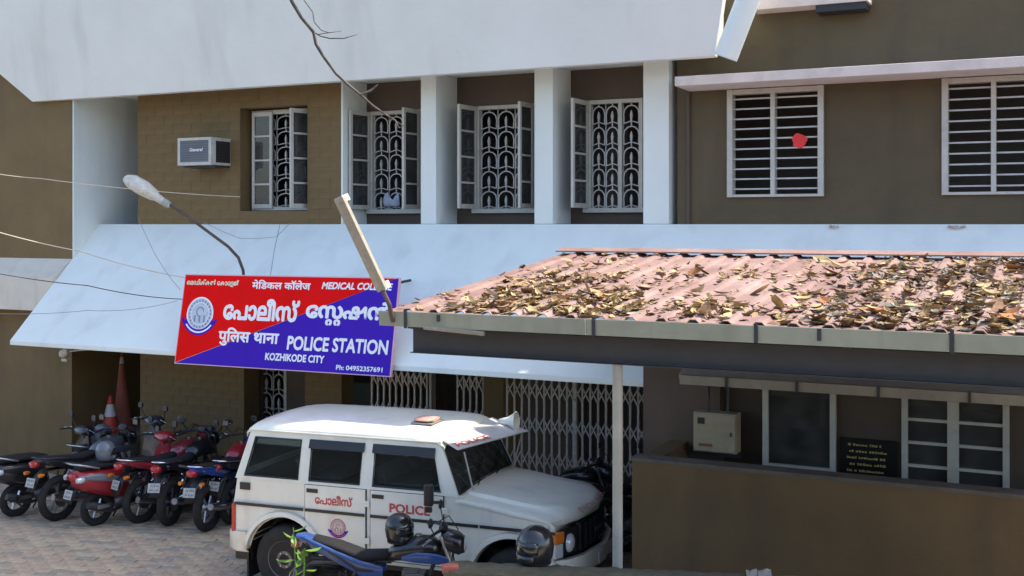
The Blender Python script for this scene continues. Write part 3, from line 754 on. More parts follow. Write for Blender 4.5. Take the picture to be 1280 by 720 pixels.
# hanging dry twig from a tree over the road
TW = mat('twig_bark', (.10, .085, .075), .85, var=.5, scale=40, bump=.4)
t0 = atT(365, 0, 5.2)
tw = empty('dry_twig', 'thin bare twig hanging down in front of the upper fascia', 'twig', t0)
def twp(pts, r, name):
    mb = MB(); mb.tube([p - t0 for p in pts], r, 6); mb.build(name, TW, tw, smooth=60)
m_ = [atT(u, v, t) for u, v, t in ((330, -190, 5.0), (345, -90, 5.1), (358, -20, 5.15), (365, 2, 5.2), (377, 22, 5.2), (392, 40, 5.22), (395, 55, 5.23), (404, 70, 5.25), (420, 92, 5.28), (434, 105, 5.3), (450, 118, 5.33), (466, 132, 5.36), (482, 143, 5.4), (505, 158, 5.45))]
twp(m_, [.02, .014, .010, .009, .0085, .0085, .008, .0075, .007, .0065, .006, .005, .0045, .002], 'stem')
for pts, r in (([(392, 40), (400, 45), (412, 48), (430, 48), (447, 43)], .003), ([(392, 40), (398, 43), (410, 41), (427, 39)], .0022), ([(372, -12), (380, 0), (391, 15), (393, 28), (402, 38), (412, 41)], .003), ([(450, 118), (455, 117), (464, 113), (473, 105)], .006), ([(482, 143), (494, 150), (499, 160), (506, 156)], .003)):
    twp([atT(u, v, 5.24) for u, v in pts], [r] * (len(pts) - 1) + [r * .4], 'shoot')

# ------------------------------------------------------------------ fittings on the walls
p = onY(222, 207, FY - .42)
ac = empty('air_conditioner', 'boxy window air conditioner sticking out of the upper brick wall', 'air conditioner', p)
acw = XU(279, FY - .45 + .0) - p.x; acw = onY(264, 207, FY - .42).x - p.x; ach = (207 - 171) / FPX * 15.6
ACM = mat('ac_case', (.52, .50, .45), .5, var=.12, scale=6, stain=.35)
MB().box(0, acw, .02, .44, 0, ach).build('case', ACM, ac, bevel=.008)
b = MB().box(0, acw, 0, .018, 0, .045).box(0, acw, 0, .018, ach - .04, ach).box(0, .045, 0, .018, .045, ach - .04).box(acw - .05, acw, 0, .018, .045, ach - .04); b.build('front_frame', ACM, ac)
gl = MB().box(.046, acw - .051, .008, .018, .046, ach - .041).build('grille_panel', mat('ac_grille', (.12, .13, .15), .6), ac)
for k in range(9):
    z = .06 + k * (ach - .12) / 8; MB().box(.05, acw - .055, .001, .007, z - .006, z + .006).build('fin', mat('ac_fin', (.16, .17, .19), .5), ac)
mb = MB(); lettering(mb, 'General', Vector((0, -.002, 0)), Vector((1, 0, 0)), Vector((0, 0, 1)), (acw * .36, acw * .76, ach * .50, ach * .62), off=.03, slant=.2); mb.build('badge', LETTER, ac)
MB().box(acw + .001, acw + .004, .10, .41, .04, ach - .05).build('side_panel', BLACK, ac)
for k in range(7):
    MB().box(acw + .005, acw + .009, .12, .39, .06 + k * .042, .075 + k * .042).build('side_louvre', DARK, ac)
MB().box(.02, acw - .02, .1, .44, -.03, -.002).build('support', DARK, ac)

p = onY(866, 564, 11.0)
mbx = empty('meter_box', 'cream electric meter box on the wall behind the porch', 'meter box', p)
mw = onY(920, 540, 11.0).x - p.x; mh = (562 - 513) / FPX * 11.35
BOXM = mat('meter_box_paint', (.38, .31, .20), .5, var=.1, scale=4, stain=.25)
MB().box(0, mw, .02, .198, 0, mh).build('case', BOXM, mbx, bevel=.006)
MB().box(.01, mw - .01, 0, .018, .012, mh - .012).build('door', BOXM, mbx, bevel=.004)
MB().box(.05, .12, -.006, -.001, mh * .72, mh * .88).build('window', BLACK, mbx); MB().box(.06, .2, -.004, -.001, .06, .09).build('label_plate', mat('rust_plate', (.22, .10, .05), .7), mbx)
MB().tube([(mw - .05, -.012, mh * .45), (mw - .05, -.012, mh * .55)], .008, 8).build('handle', DARK, mbx)
MB().tube([(mw * .3, .1, mh), (mw * .3, .12, mh + .15), (mw * .25, .18, mh + .35)], .014, 8).tube([(mw * .75, .1, mh), (mw * .75, .15, mh + .4)], .014, 8).build('conduit', BLACK, mbx)
MB().box(-.02, mw + .02, .1, .198, -.05, -.002).build('support', DARK, mbx)

p = onY(1050, 593, LYW - .05)
nb = empty('plaque', 'black plaque with gold lettering between the lower windows of the porch', 'plaque', p)
nw = onY(1120, 570, LYW - .05).x - p.x; nh = .36
MB().box(0, nw, 0, .045, 0, nh).build('board', mat('plaque_black', (.012, .012, .013), .25, var=.1), nb, bevel=.004)
GOLD = mat('gold_paint', (.38, .28, .10), .4, var=.15)
rn = random.Random(5)
for k in range(5):
    mb = MB(); x = .05 + rn.uniform(0, .04); z = nh - .07 - k * .062
    while x < nw - .08 - rn.uniform(0, .05):
        w = rn.uniform(.012, .03); h = rn.uniform(.014, .024); mb.box(x, x + w, -.002, -.0005, z, z + h); x += w + rn.choice((.006, .006, .02))
    mb.build('lettering', GOLD, nb)
apart(MB().box(onY(1020, 12, 12.95).x, onY(1083, 8, 12.95).x, 12.93, AY - .002, 6.30, 6.378), 'dark_plate', BLACK)  # plain black plate right under the upper ledge
for k, (u, w) in enumerate(((1042, .10), (1196, .18))):
    p = onY(u, 274, FY - .06); p.z = 3.86
    rows = [[(i * w / 4 - w / 2, j * .03 - .03, .02 * math.sin(i * 1.9 + k) * math.cos(j) + .012) for i in range(5)] for j in range(3)]
    o = MB().grid(rows).build('mortar_flake', mat('flake', (.55, .47, .40), .8, var=.25, scale=20), None, solid=.012, loc=p)
    tag(o, ['small pale mortar flake on the top edge of the canopy', 'long pale mortar flake on the canopy edge under the second annexe window'][k], 'debris')
p = onY(489, 258, WY - .03)
rows = [[(-.12 + i * .05, -.02 * math.sin(2.1 * i + j), .05 * j + .02 * math.sin(1.7 * i) * j) for i in range(6)] for j in range(4)]
o = MB().grid(rows).build('cloth', mat('pale_cloth', (.42, .46, .58), .9, var=.3, scale=20), None, smooth=60, solid=.006, loc=p); tag(o, 'crumpled pale blue cloth on the sill of the tall window nearest the tube light', 'cloth')
# red sticker behind the louvres
p = onY(999, 176, AY - .006)
mb = MB(); mb.prism([(.085 * (1 + .12 * math.sin(3 * q + 1) + .08 * math.sin(7 * q)) * math.cos(q), 0, .085 * (1 + .1 * math.sin(4 * q)) * math.sin(q)) for q in [k * math.pi / 12 for k in range(24)]], (0, -.004, 0)); o = mb.build('round_sticker', mat('sticker_red', (.75, .03, .03), .5), None, loc=p); tag(o, 'round red sticker on the bars of the first annexe window', 'sticker')
# little flood lamp below the left end of the canopy
p = onY(84, 440, 12.2)
fl = empty('wall_lamp', 'small pale lamp on a bent bracket below the left end of the canopy', 'lamp', p)
MB().tube([(0, 0, 0), (.18, .0, .03), (.42, .1, .05), (.42, .1, .16)], .012, 8).build('bracket', FRAME, fl)
MB().body([(-.12, 0, -.03, .05, .05), (-.05, 0, -.02, .065, .075), (.03, 0, 0, .04, .04)]).build('lamp_head', LAMPM, fl, smooth=50)
MB().box(-.09, .02, -.03, .03, -.14, -.1).build('lamp_clamp', LAMPM, fl)

# ------------------------------------------------------------------ traffic cones on a plinth
CONE = mat('cone_orange', (.62, .06, .03), .5, var=.15, scale=6); CONEF = mat('cone_faded', (.52, .15, .10), .6, var=.25, scale=5); CW = mat('cone_white', (.72, .70, .68), .5, var=.1)
pl_ = MB().box(XU(93, 13.1), XU(172, 13.1), 12.95, 14.5, 0, .62).build('plinth', mat('plinth_concrete', (.16, .14, .12), .9, var=.2, scale=4, bump=.3)); tag(pl_, 'low concrete plinth in the dark recess carrying the traffic cones', 'plinth')
def cone(c, h, r, bands, label, m0):
    t = empty('traffic_cone', label, 'traffic cone', c, 0, 'traffic cones in the recess')
    MB().box(-r * 1.35, r * 1.35, -r * 1.35, r * 1.35, 0, .03).build('base', m0, t)
    def rad(z): return r * (1 - .82 * z / h)
    zs = [0.031] + [b_ for b_ in bands for b_ in b_] + [h]
    for k in range(len(zs) - 1):
        white = k % 2 == 1
        MB().lathe([(rad(zs[k]), zs[k]), (rad(zs[k + 1]), zs[k + 1])], n=20).build('band' if white else 'body', CW if white else m0, t, smooth=50)
cone(Vector((XU(135, 13.15), 13.2, .62)), .56, .15, [(.24, .43)], 'small orange and white traffic cone standing in the recess', CONE)
cone(Vector((XU(150, 13.6), 13.6, .62)), 1.28, .20, [(1.02, 1.12)], 'tall faded red traffic cone standing behind the small one', CONEF)

# ------------------------------------------------------------------ foreground wall
q0, q1 = atT(557, 711, 7.51), atT(1010, 732, 7.155)
dr = (q1 - q0); dr.z = 0; Lw = dr.length; ang = math.atan2(dr.y, dr.x)
zt = q0.z - .01
STN = mat('mossy_stone', (.10, .085, .05), .95, var=.35, scale=7, bump=.8, bscale=18, stain=.4)
cw = empty('compound_wall', 'low mossy stone compound wall in front of the jeep and post', 'wall', (q0.x, q0.y, 0), ang)
MB().box(0, Lw + 1.0, 0, .24, 0, zt - .08).build('wall', STN, cw)
rows = []
rn = random.Random(3)
nx = 60
for yy, dz in ((-.02, -.075), (-.018, -.01), (.03, 0), (.12, .006), (.21, 0), (.262, -.012), (.264, -.075)):
    rows.append([((i / nx) * (Lw + 1.02) - .01, yy + rn.uniform(-.006, .006), zt + dz + rn.uniform(-.008, .008)) for i in range(nx + 1)])
MB().grid(rows).build('coping', STN, cw, smooth=60)
o = MB().obox((0, 0, 0), (.055, 0, 0), (0, .035, 0), (0, 0, .028)).build('brick_piece', mat('broken_brick', (.45, .12, .08), .9, var=.3, scale=15, bump=.5), None, loc=atT(563, 711, 7.56), bevel=.006)
o.rotation_euler = (0, 0, ang + .3); tag(o, 'broken piece of red brick on the end of the stone wall', 'brick')
for k, (u, w) in enumerate(((940, .07), (956, .09))):
    p = atT(u, 719, 7.36); p.z = zt + .008
    rows = [[(i * w / 3 - w / 2, j * .05 - .025, .012 * math.sin(i * 1.7 + k) * math.cos(j * 1.3)) for i in range(4)] for j in range(3)]
    o = MB().grid(rows).build('paper_scrap', mat('paper', (.36, .31, .25), .8, var=.3), None, solid=.004, loc=p); o.rotation_euler = (R(15), 0, ang)
    tag(o, ['smaller crumpled pale scrap on the stone wall below the porch', 'wider crumpled pale scrap on the stone wall below the porch'][k], 'litter')

# ================================================================== POLICE JEEP
JW = mat('jeep_white', (.77, .76, .66), .34, var=.07, scale=2.5, coat=.4, stain=.22, streak=True)
JGAP = mat('panel_gap', (.02, .02, .02), .8)
LENS = mat('clear_lens', (.75, .78, .80), .08, .3, var=.1, scale=30)
AMBER = mat('amber_lens', (.75, .20, .02), .15, var=.1, coat=.5); REDL = mat('red_lens', (.42, .012, .012), .2, var=.1, coat=.5)
REDP = mat('red_print', (.55, .07, .06), .5, var=.1)
PLATEB = mat('plate_dusty', (.46, .45, .41), .5, var=.25, scale=20, stain=.4); INK2 = mat('plate_grey_ink', (.16, .16, .16), .5)
PLATE = mat('plate_white', (.75, .75, .73), .4, var=.06); INK = mat('plate_ink', (.03, .03, .03), .5)
W = 1.64; HW = W / 2
jp = empty('police_jeep', 'white boxy police jeep with red lettering parked before the gates', 'jeep', (-7.309, 9.594, 0), math.atan2(.108, .994))
def jb(mb, name, m, parent=None, **k): return mb.build(name, m, parent or jp, **k)
jo = Vector((-7.309, 9.594, 0)); jd = Vector((.994, .108, 0)).normalized(); jn = Vector((-jd.y, jd.x, 0))
def J(u, v):
    p = onP(u, v, jo, jn) - jo; return p.dot(jd), p.z
def arc(cx, cz, r, a0, a1, n=12): return [(cx + r * math.cos(R(a0 + (a1 - a0) * i / n)), cz + r * math.sin(R(a0 + (a1 - a0) * i / n))) for i in range(n + 1)]
WB = 2.57
out = [(-.60, .46), (-.44, .44)] + arc(0, .37, .43, 168, 8) + [(.46, .42), (2.10, .42)] + arc(WB, .38, .44, 172, 8) + [(3.03, .46), (3.06, .60), (3.07, .96), (3.02, 1.0), (1.99, 1.15), (1.97, 1.185), (-.585, 1.185), (-.63, .9), (-.63, .62)]
o = jb(MB().prism([(x, .012, z) for x, z in out], (0, W - .024, 0)), 'body', JW, bevel=.014); fixn(o)
jb(MB().box(-.45, 3.0, .34, W - .34, .26, .60), 'chassis', BLACK)
# doors on both sides: gap plate and door skin
for side in (0, 1):
    def yy(y): return y if side == 0 else W - y
    for x0, x1, zb in ((.245, .965, .46), (1.005, 1.83, .46)):
        lo = [(x0, .80), (x0 + .0, 1.18), (x1, 1.18), (x1, zb), (x0 + .22, zb)] if x0 < .5 else [(x0, zb), (x0, 1.18), (x1, 1.18), (x1, zb)]
        for nm, m, e, y0, y1 in (('door_gap', JGAP, 0, .004, .011), ('door', JW, .009, -.006, .003)):
            cx = sum(p[0] for p in lo) / len(lo); cz = sum(p[1] for p in lo) / len(lo)
            q = [(x + math.copysign(e, cx - x), z + math.copysign(e, cz - z)) for x, z in lo]
            d = fixn(jb(MB().prism([(x, yy(y0), z) for x, z in q], (0, yy(y1) - yy(y0), 0)), nm, m, bevel=.003 if e else 0))
            if e: door = d
        jb(MB().box(x0 + .03, x0 + .16, yy(-.014) if side == 0 else yy(-.0065), yy(-.0065) if side == 0 else yy(-.014), 1.095, 1.135), 'handle', BLACK, door)
        for z in (.62, 1.0): jb(MB().box(x1 - .02, x1 + .045, min(yy(-.02), yy(-.0065)), max(yy(-.02), yy(-.0065)), z, z + .06), 'hinge', JW, door, bevel=.004)
    # side moulding in lengths
    for x0, x1 in ((-.6, .235), (.26, .95), (1.02, 1.815), (1.85, 2.20), (2.22, 3.0)):
        dz = .025 * max(0, x0 - 1.8)
        jb(MB().box(x0, x1, min(yy(-.017), yy(-.007)), max(yy(-.017), yy(-.007)), .895, .925), 'side_moulding', BLACK)
    for cx, cz in ((0, .37), (WB, .38)):
        a1, a2 = arc(cx, cz, .435, 172, 6, 18), arc(cx, cz, .50, 165, 12, 18)
        rows = [[(x, yy(.011), z) for x, z in a2], [(x, yy(-.035), z) for x, z in arc(cx, cz, .49, 166, 11, 18)], [(x, yy(-.04), z) for x, z in arc(cx, cz, .45, 171, 7, 18)], [(x, yy(.03), z) for x, z in a1]]
        jb(MB().grid(rows), 'wheel_flare', JW, smooth=60, solid=.004)
        rows = [[(x, yy(.02), z) for x, z in arc(cx, cz, .428, 178, 2, 18)], [(x, yy(.33), z) for x, z in arc(cx, cz, .428, 178, 2, 18)]]
        jb(MB().grid(rows), 'wheel_arch_liner', BLACK)
        wh = jb(MB().lathe([(.001, 0), (.05, .0), (.06, .03), (.09, .03), (.11, -.01), (.16, -.015), (.185, .02), (.20, .03), (.205, .0), (.205, -.16), (.001, -.16)], n=24), 'wheel', mat('steel_rim', (.16, .155, .15), .45, .5, var=.25, scale=12), smooth=40)
        wh.rotation_euler = (R(90 if side == 0 else -90), 0, 0); wh.location = (cx, yy(.035), .355)
        jb(MB().lathe([(.2, .025), (.25, .045), (.31, .04), (.345, .015), (.352, -.03), (.352, -.13), (.345, -.175), (.31, -.2), (.25, -.205), (.2, -.18)], n=32), 'tyre', RUBBER, wh, smooth=50)
        mb = MB()
        for k in range(6): mb.tube([(.075 * math.cos(k * 1.047), .075 * math.sin(k * 1.047), .031), (.075 * math.cos(k * 1.047), .075 * math.sin(k * 1.047), .045)], .009, 6)
        jb(mb, 'wheel_bolts', STEEL, wh)
    # greenhouse side
    bx = [-.60, -.50, .16, .29, .88, 1.03, 1.80, 1.985]; tx = [-.45, -.37, .17, .29, .89, 1.03, 1.655, 1.755]
    zs = [1.175, 1.215, 1.615, 1.70]
    def gp(i, k, y=0):
        t = (zs[k] - zs[0]) / (zs[3] - zs[0]); return (bx[i] + (tx[i] - bx[i]) * t, yy(.018 + y + .085 * t), zs[k])
    vs = [gp(i, k) for k in range(4) for i in range(8)]
    fs = []
    for k in range(3):
        for i in range(7):
            if k == 1 and i in (1, 3, 5): continue
            fs.append((k * 8 + i, k * 8 + i + 1, (k + 1) * 8 + i + 1, (k + 1) * 8 + i))
    jb(MB().add(vs, fs), 'cabin_side', JW, solid=.03)
    for i in (1, 3, 5):
        c4 = [Vector(gp(i, 1, .006)), Vector(gp(i + 1, 1, .006)), Vector(gp(i + 1, 2, .006)), Vector(gp(i, 2, .006))]
        pane = jb(MB().prism(c4, (0, .004 if side == 0 else -.004, 0)), 'side_window', CARGLASS)
        c5 = [Vector(gp(i, 1, -.012)), Vector(gp(i + 1, 1, -.012)), Vector(gp(i + 1, 2, -.012)), Vector(gp(i, 2, -.012))]
        jb(MB().tube(c5, .013, 6, closed=True), 'window_seal', BLACK, pane)
        if i > 1:
            t0_, t1_ = Vector(gp(i, 2, -.02)), Vector(gp(i + 1, 2, -.02)); dn = Vector((0, (-.03 if side == 0 else .03), -.07))
            jb(MB().prism([t0_ + Vector((-.02, 0, .02)), t1_ + Vector((.03, 0, .02)), t1_ + dn + Vector((.03, 0, .0)), t0_ + dn + Vector((-.02, 0, 0))], (0, .004, 0)), 'rain_visor', BLACK, pane)
    mr = jb(MB().box(-.05, .05, -.03, .03, -.11, .11), 'mirror', BLACK, bevel=.02)
    mr.location = (1.74, yy(-.17), 1.22); jb(MB().tube([(.03, .04 if side == 0 else -.04, -.08), (.08, .15 if side == 0 else -.15, -.10)], .016, 8).box(-.03, .03, -.02, .02, -.17, -.12), 'mirror_arm', BLACK, mr)
    jb(MB().box(-.645, -.60, min(yy(-.004), yy(.12)), max(yy(-.004), yy(.12)), .60, .90), 'tail_light', REDL, bevel=.008)
    jb(MB().box(-.54, -.42, min(yy(-.004), yy(.0115)), max(yy(-.004), yy(.0115)), 1.06, 1.135), 'vent', BLACK)
    jb(MB().box(-.48, -.46, min(yy(.04), yy(.27)), max(yy(.04), yy(.27)), .10, .45), 'mud_flap', BLACK)
# roof
rows = []
for x, dz, dy in ((-.50, -.10, .0), (-.49, -.055, 0), (-.44, -.025, .0), (-.28, -.008, .0), (.3, 0, 0), (1.0, 0, 0), (1.45, -.005, 0), (1.66, -.02, 0), (1.75, -.05, .0), (1.80, -.10, .0)):
    rows.append([(x, y, z + dz * (1 if 0 < k < 10 else .3)) for k, (y, z) in enumerate(((.075, 1.688), (.078, 1.715), (.115, 1.748), (.2, 1.772), (.4, 1.79), (HW, 1.80), (W - .4, 1.79), (W - .2, 1.772), (W - .115, 1.748), (W - .078, 1.715), (W - .075, 1.688)))])
jb(MB().grid(rows), 'roof', JW, smooth=70, solid=.012)
jb(MB().tube([(-.46, .072, 1.695), (1.74, .072, 1.695)], .012, 6), 'roof_gutter', JW)
jb(MB().box(-.58, -.55, .05, W - .05, 1.18, 1.25).box(-.47, -.44, .12, W - .12, 1.6, 1.70), 'rear_header', JW)
jb(MB().prism([(-.56, .12, 1.25), (-.56, W - .12, 1.25), (-.47, W - .14, 1.6), (-.47, .14, 1.6)], (.004, 0, 0)), 'rear_window', CARGLASS)
# front: hood, windscreen, grille, lamps
rows = []
for x, z in ((1.95, 1.165), (2.0, 1.16), (2.3, 1.125), (2.6, 1.09), (2.9, 1.055), (3.03, 1.035), (3.085, 1.005), (3.098, .955)):
    kx = 1 if x < 3 else .6 if x < 3.05 else .25
    rows.append([(x - .10 * (abs(y - HW) / HW) ** 3 * (1 if x > 2.5 else 0), y, z + dz * kx) for y, dz in ((.0, -.05), (.02, -.012), (.10, .0), (.20, .0), (.23, .03), (.38, .040), (HW, .046), (W - .38, .040), (W - .23, .03), (W - .20, 0), (W - .10, 0), (W - .02, -.012), (W, -.05))])
jb(MB().grid(rows), 'hood', JW, smooth=40, solid=.01)
ws = jb(MB().prism([(1.965, .07, 1.20), (1.965, W - .07, 1.20), (1.755, W - .13, 1.67), (1.755, .13, 1.67)], (-.006, 0, 0)), 'windscreen', glass_mat('windscreen_glass', (.85, .95, .93), .95, ior=1.4, dust_sheen=.06))
jb(MB().tube([(1.975, .06, 1.20), (1.975, W - .06, 1.20), (1.76, W - .12, 1.675), (1.76, .12, 1.675)], .016, 6, closed=True), 'windscreen_seal', BLACK, ws)
for y in (.45, 1.0): jb(MB().tube([(2.02, y, 1.20), (1.99, y + .12, 1.215), (1.90, y + .42, 1.38)], .008, 6), 'wiper', BLACK, ws)
jb(MB().box(1.93, 2.02, .02, W - .02, 1.15, 1.185), 'cowl', JW)
VIS = mat('visor_white', (.62, .60, .58), .4, var=.12, scale=6)
vz = jb(MB().prism([(1.77, .11, 1.715), (1.77, W - .11, 1.715), (2.20, W - .10, 1.59), (1.93, .12, 1.63)], (0, 0, -.012)), 'sun_visor', VIS)
mb = MB(); lettering(mb, 'POLICE', Vector((1.925, .18, 1.646)), Vector((.19, 1, -.028)).normalized(), Vector((-.9, 0, .42)).normalized(), (0, .62, .0, .075)); jb(mb, 'lettering', REDP, vz)
for x_, y in ((1.96, .22), (2.16, W - .2)): jb(MB().tube([(x_, y, 1.585), (2.05, y + .02, 1.20)], .009, 6), 'visor_stay', FRAME, vz)
jb(MB().prism([(3.072, .34, .64), (3.072, W - .34, .64), (3.080, W - .34, .93), (3.080, .34, .93)], (-.02, 0, 0)), 'grille_back', JGAP)
for k in range(9):
    y = .38 + k * (W - .76) / 8; jb(MB().box(3.078, 3.105, y - .014, y + .014, .66, .92), 'slat', BLACK)
jb(MB().box(3.078, 3.11, .33, W - .33, .925, .945).box(3.078, 3.11, .33, W - .33, .63, .65), 'grille_frame', BLACK)
jb(MB().box(3.09, 3.115, HW - .1, HW + .1, .77, .82), 'badge', CHROME)
for side in (0, 1):
    f = (lambda y: y) if side == 0 else (lambda y: W - y)
    b0, b1 = sorted((f(.06), f(.33)))
    hl = jb(MB().box(3.06, 3.09, b0, b1, .66, .92), 'headlight', BLACK, bevel=.008)
    o = MB().lathe([(.001, .04), (.04, .036), (.075, .02), (.092, 0), (.092, -.02)], n=20).build('lens', LENS, hl, smooth=60); o.rotation_euler = (0, R(90), 0); o.location = (3.09, f(.215), .775)
    b0, b1 = sorted((f(-.006), f(.11)))
    jb(MB().box(2.96, 3.098, b0, b1, .80, .91), 'indicator', AMBER, bevel=.008)
    b0, b1 = sorted((f(-.004), f(.10)))
    jb(MB().box(2.97, 3.094, b0, b1, .66, .795), 'side_lens', LENS, bevel=.006)
bp = [(2.95, -.02), (3.06, .0), (3.14, .10), (3.18, .35), (3.19, HW), (3.18, W - .35), (3.14, W - .10), (3.06, W), (2.95, W + .02)]
rows = [[(x - dx, y, z) for x, y in bp] for z, dx in ((.64, .05), (.635, .0), (.52, -.01), (.46, .02), (.45, .07))]
jb(MB().grid(rows), 'front_bumper', JW, smooth=50, solid=.012)
jb(MB().box(2.9, 3.13, .15, W - .15, .30, .46), 'bumper_valance', BLACK)
pl2 = jb(MB().box(3.196, 3.204, HW - .26, HW + .26, .49, .60), 'number_plate', PLATE)
rbp = [(-.45, -.012), (-.60, -.01), (-.70, .06), (-.71, HW), (-.70, W - .06), (-.60, W + .01), (-.45, W + .012)]
jb(MB().grid([[(x + dx, y, z) for x, y in rbp] for z, dx in ((.61, .04), (.60, 0), (.42, 0), (.40, .03))]), 'rear_bumper', JW, smooth=50, solid=.012)
jb(MB().box(-.66, -.45, .1, W - .1, .28, .42), 'rear_step', BLACK)
for k in range(5):
    mb = MB()
mb = MB(); lettering(mb, 'POLICE', Vector((3.098, .42, 1.022)), Vector((0, 1, 0)), Vector((-.62, 0, .5)).normalized(), (0, .80, 0, .07)); hood_text = jb(mb, 'lettering', mat('faded_print', (.62, .36, .33), .5, var=.2))
def bow(o):
    for v in o.data.vertices:
        x, y = v.co.x + o.location.x, v.co.y + o.location.y
        k = max(0, min(1, (x - 2.8) / .25)); v.co.x += k * (.10 - .19 * (abs(y - HW) / HW) ** 2)
    o.data.update()
bow(hood_text)
for o in list(jp.children):
    if o.name.split('.')[0] in ('body', 'hood', 'grille_back', 'slat', 'grille_frame', 'badge', 'headlight', 'indicator', 'side_lens', 'front_bumper', 'bumper_valance', 'number_plate') and max(v.co.x for v in o.data.vertices) > 2.9:
        bow(o)
        if o.name.startswith('headlight'):
            for c_ in o.children: c_.location.x += .10 - .19 * (abs(c_.location.y - HW) / HW) ** 2
# writing on the doors
def side_text(s, u0, u1, v0, v1, **k):
    x0, z1 = J(u0, v0); x1, z0 = J(u1, v1)
    mb = MB(); lettering(mb, s, Vector((0, -.0075, 0)), Vector((1, 0, 0)), Vector((0, 0, 1)), (x0, x1, z0, z1), **k); jb(mb, 'lettering', REDP)
side_text('\u0d47പ\u0d3eല\u0d40സ\u0d4d', 394, 441, 617, 634, off=.035)
x0, z0 = J(487, 642); x1, z1 = J(538, 633)
mb = MB(); lettering(mb, 'POLICE', Vector((0, -.0075, 0)), Vector((1, 0, 0)), Vector((0, 0, 1)), (x0, x1, .965, 1.06), off=.04); jb(mb, 'lettering', REDP)
ex_, ez_ = J(423, 659)
emblem(Vector((ex_, -.004, ez_)), Vector((1, 0, 0)), Vector((0, 0, 1)), .088, Vector((0, -1, 0)), lambda mb, nm, m: jb(mb, nm, m), REDP, mat('emblem_pale', (.6, .55, .52), .5, var=.2, scale=40), BLUE, mat('emblem_red', (.45, .16, .14), .5))
# roof beacon and loudspeaker
jb(MB().box(1.28, 1.52, .40, .72, 1.802, 1.815), 'beacon_base', mat('beacon_grey', (.30, .26, .24), .5))
jb(MB().body([(1.29, .56, 1.835, .10, .015), (1.33, .56, 1.84, .15, .025), (1.47, .56, 1.84, .15, .025), (1.51, .56, 1.835, .10, .015)]), 'beacon', mat('beacon_red', (.60, .34, .27), .4, var=.25, scale=12), smooth=50)
hn = jb(MB().lathe([(.03, -.10), (.04, -.06), (.05, .0), (.075, .05), (.11, .10), (.105, .105), (.07, .06), (.04, .0), (.001, -.05)], n=18), 'loudspeaker', JW, smooth=50)
hn.location = (2.0, 1.42, 1.70); hn.rotation_euler = (0, R(86), 0)
jb(MB().tube([(-.0, 0, -.06), (.08, 0, -.06), (.08, 0, -.0)], .012, 6), 'speaker_bracket', BLACK, hn)
# interior
SEAT = mat('seat_cloth', (.10, .085, .075), .85, var=.2, scale=10)
jb(MB().box(-.55, 1.93, .05, W - .05, 1.187, 1.194), 'cabin_dark_sheet', BLACK)  # black sheet over the closed body, painted in place of the cabin's shade
jb(MB().box(1.62, 1.93, .07, W - .07, .98, 1.17), 'dashboard', mat('dash_grey', (.06, .06, .065), .6), bevel=.02)
for x, y0, y1 in ((1.02, .16, .72), (1.02, .92, 1.48), (.12, .16, 1.48)):
    jb(MB().box(x + .06, x + .5, y0, y1, 1.196, 1.23).prism([(x, y0, 1.20), (x + .12, y0, 1.20), (x + .02, y0, 1.40), (x - .1, y0, 1.40)], (0, y1 - y0, 0)), 'seat', SEAT, bevel=.03)
jb(MB().grid([[(1.64 + .085 * i, .22 + .13 * k, 1.212 + .045 * i + .015 * math.sin(3 * i + 2 * k)) for k in range(7)] for i in range(4)]), 'dashboard_cloth', mat('teal_cloth', (.10, .42, .40), .8, var=.2, scale=10), solid=.006)
o = jb(MB().tube([(1.55 + .06 * math.cos(q), 1.2 + .18 * math.cos(q * 1) * 0 + .18 * math.sin(q), 1.16 + .16 * math.cos(q)) for q in [k * math.pi / 10 for k in range(20)]], .014, 6, closed=True), 'steering_wheel', BLACK)

# ================================================================== MOTORCYCLES
def torus(mb, c, r, t, n=28, k=10, axis='y', sq=1.0):
    pts = [(c[0] + r * math.cos(2 * math.pi * i / n), c[1], c[2] + r * math.sin(2 * math.pi * i / n)) for i in range(n)]
    return mb.tube(pts, t, k, closed=True)
def wheel(root, x, r, t, alloy, rimm, disc=True):
    mb = MB(); torus(mb, (0, 0, 0), r - t * 1.5, .016, 28, 6)
    mb.tube([(0, -.055, 0), (0, .055, 0)], .045, 14)
    if alloy:
        for k in range(6):
            q = k * math.pi / 3; mb.tube([(.04 * math.cos(q), .012 * (-1) ** k, .04 * math.sin(q)), ((r - t * 1.5) * math.cos(q + .12), 0, (r - t * 1.5) * math.sin(q + .12))], [.02, .011], 6)
    else:
        for k in range(20):
            q = k * math.pi / 10; mb.tube([(.04 * math.cos(q), .035 * (-1) ** k, .04 * math.sin(q)), ((r - t * 1.5) * math.cos(q + .3 * (-1) ** (k // 2)), 0, (r - t * 1.5) * math.sin(q + .3 * (-1) ** (k // 2)))], .004, 4)
    w = mb.build('wheel', rimm, root, smooth=50, loc=(x, 0, r))
    mb = MB(); torus(mb, (0, 0, 0), r - t, t, 32, 10); mb.build('tyre', RUBBER, w, smooth=60)
    if disc:
        mb = MB(); mb.tube([(0, -.07, 0), (0, -.056, 0)], .10, 20); mb.build('brake', STEEL, w, smooth=40)
    return w
MIRR = mat('mirror_glass_dark', (.10, .11, .13), .15, .6, var=.2)
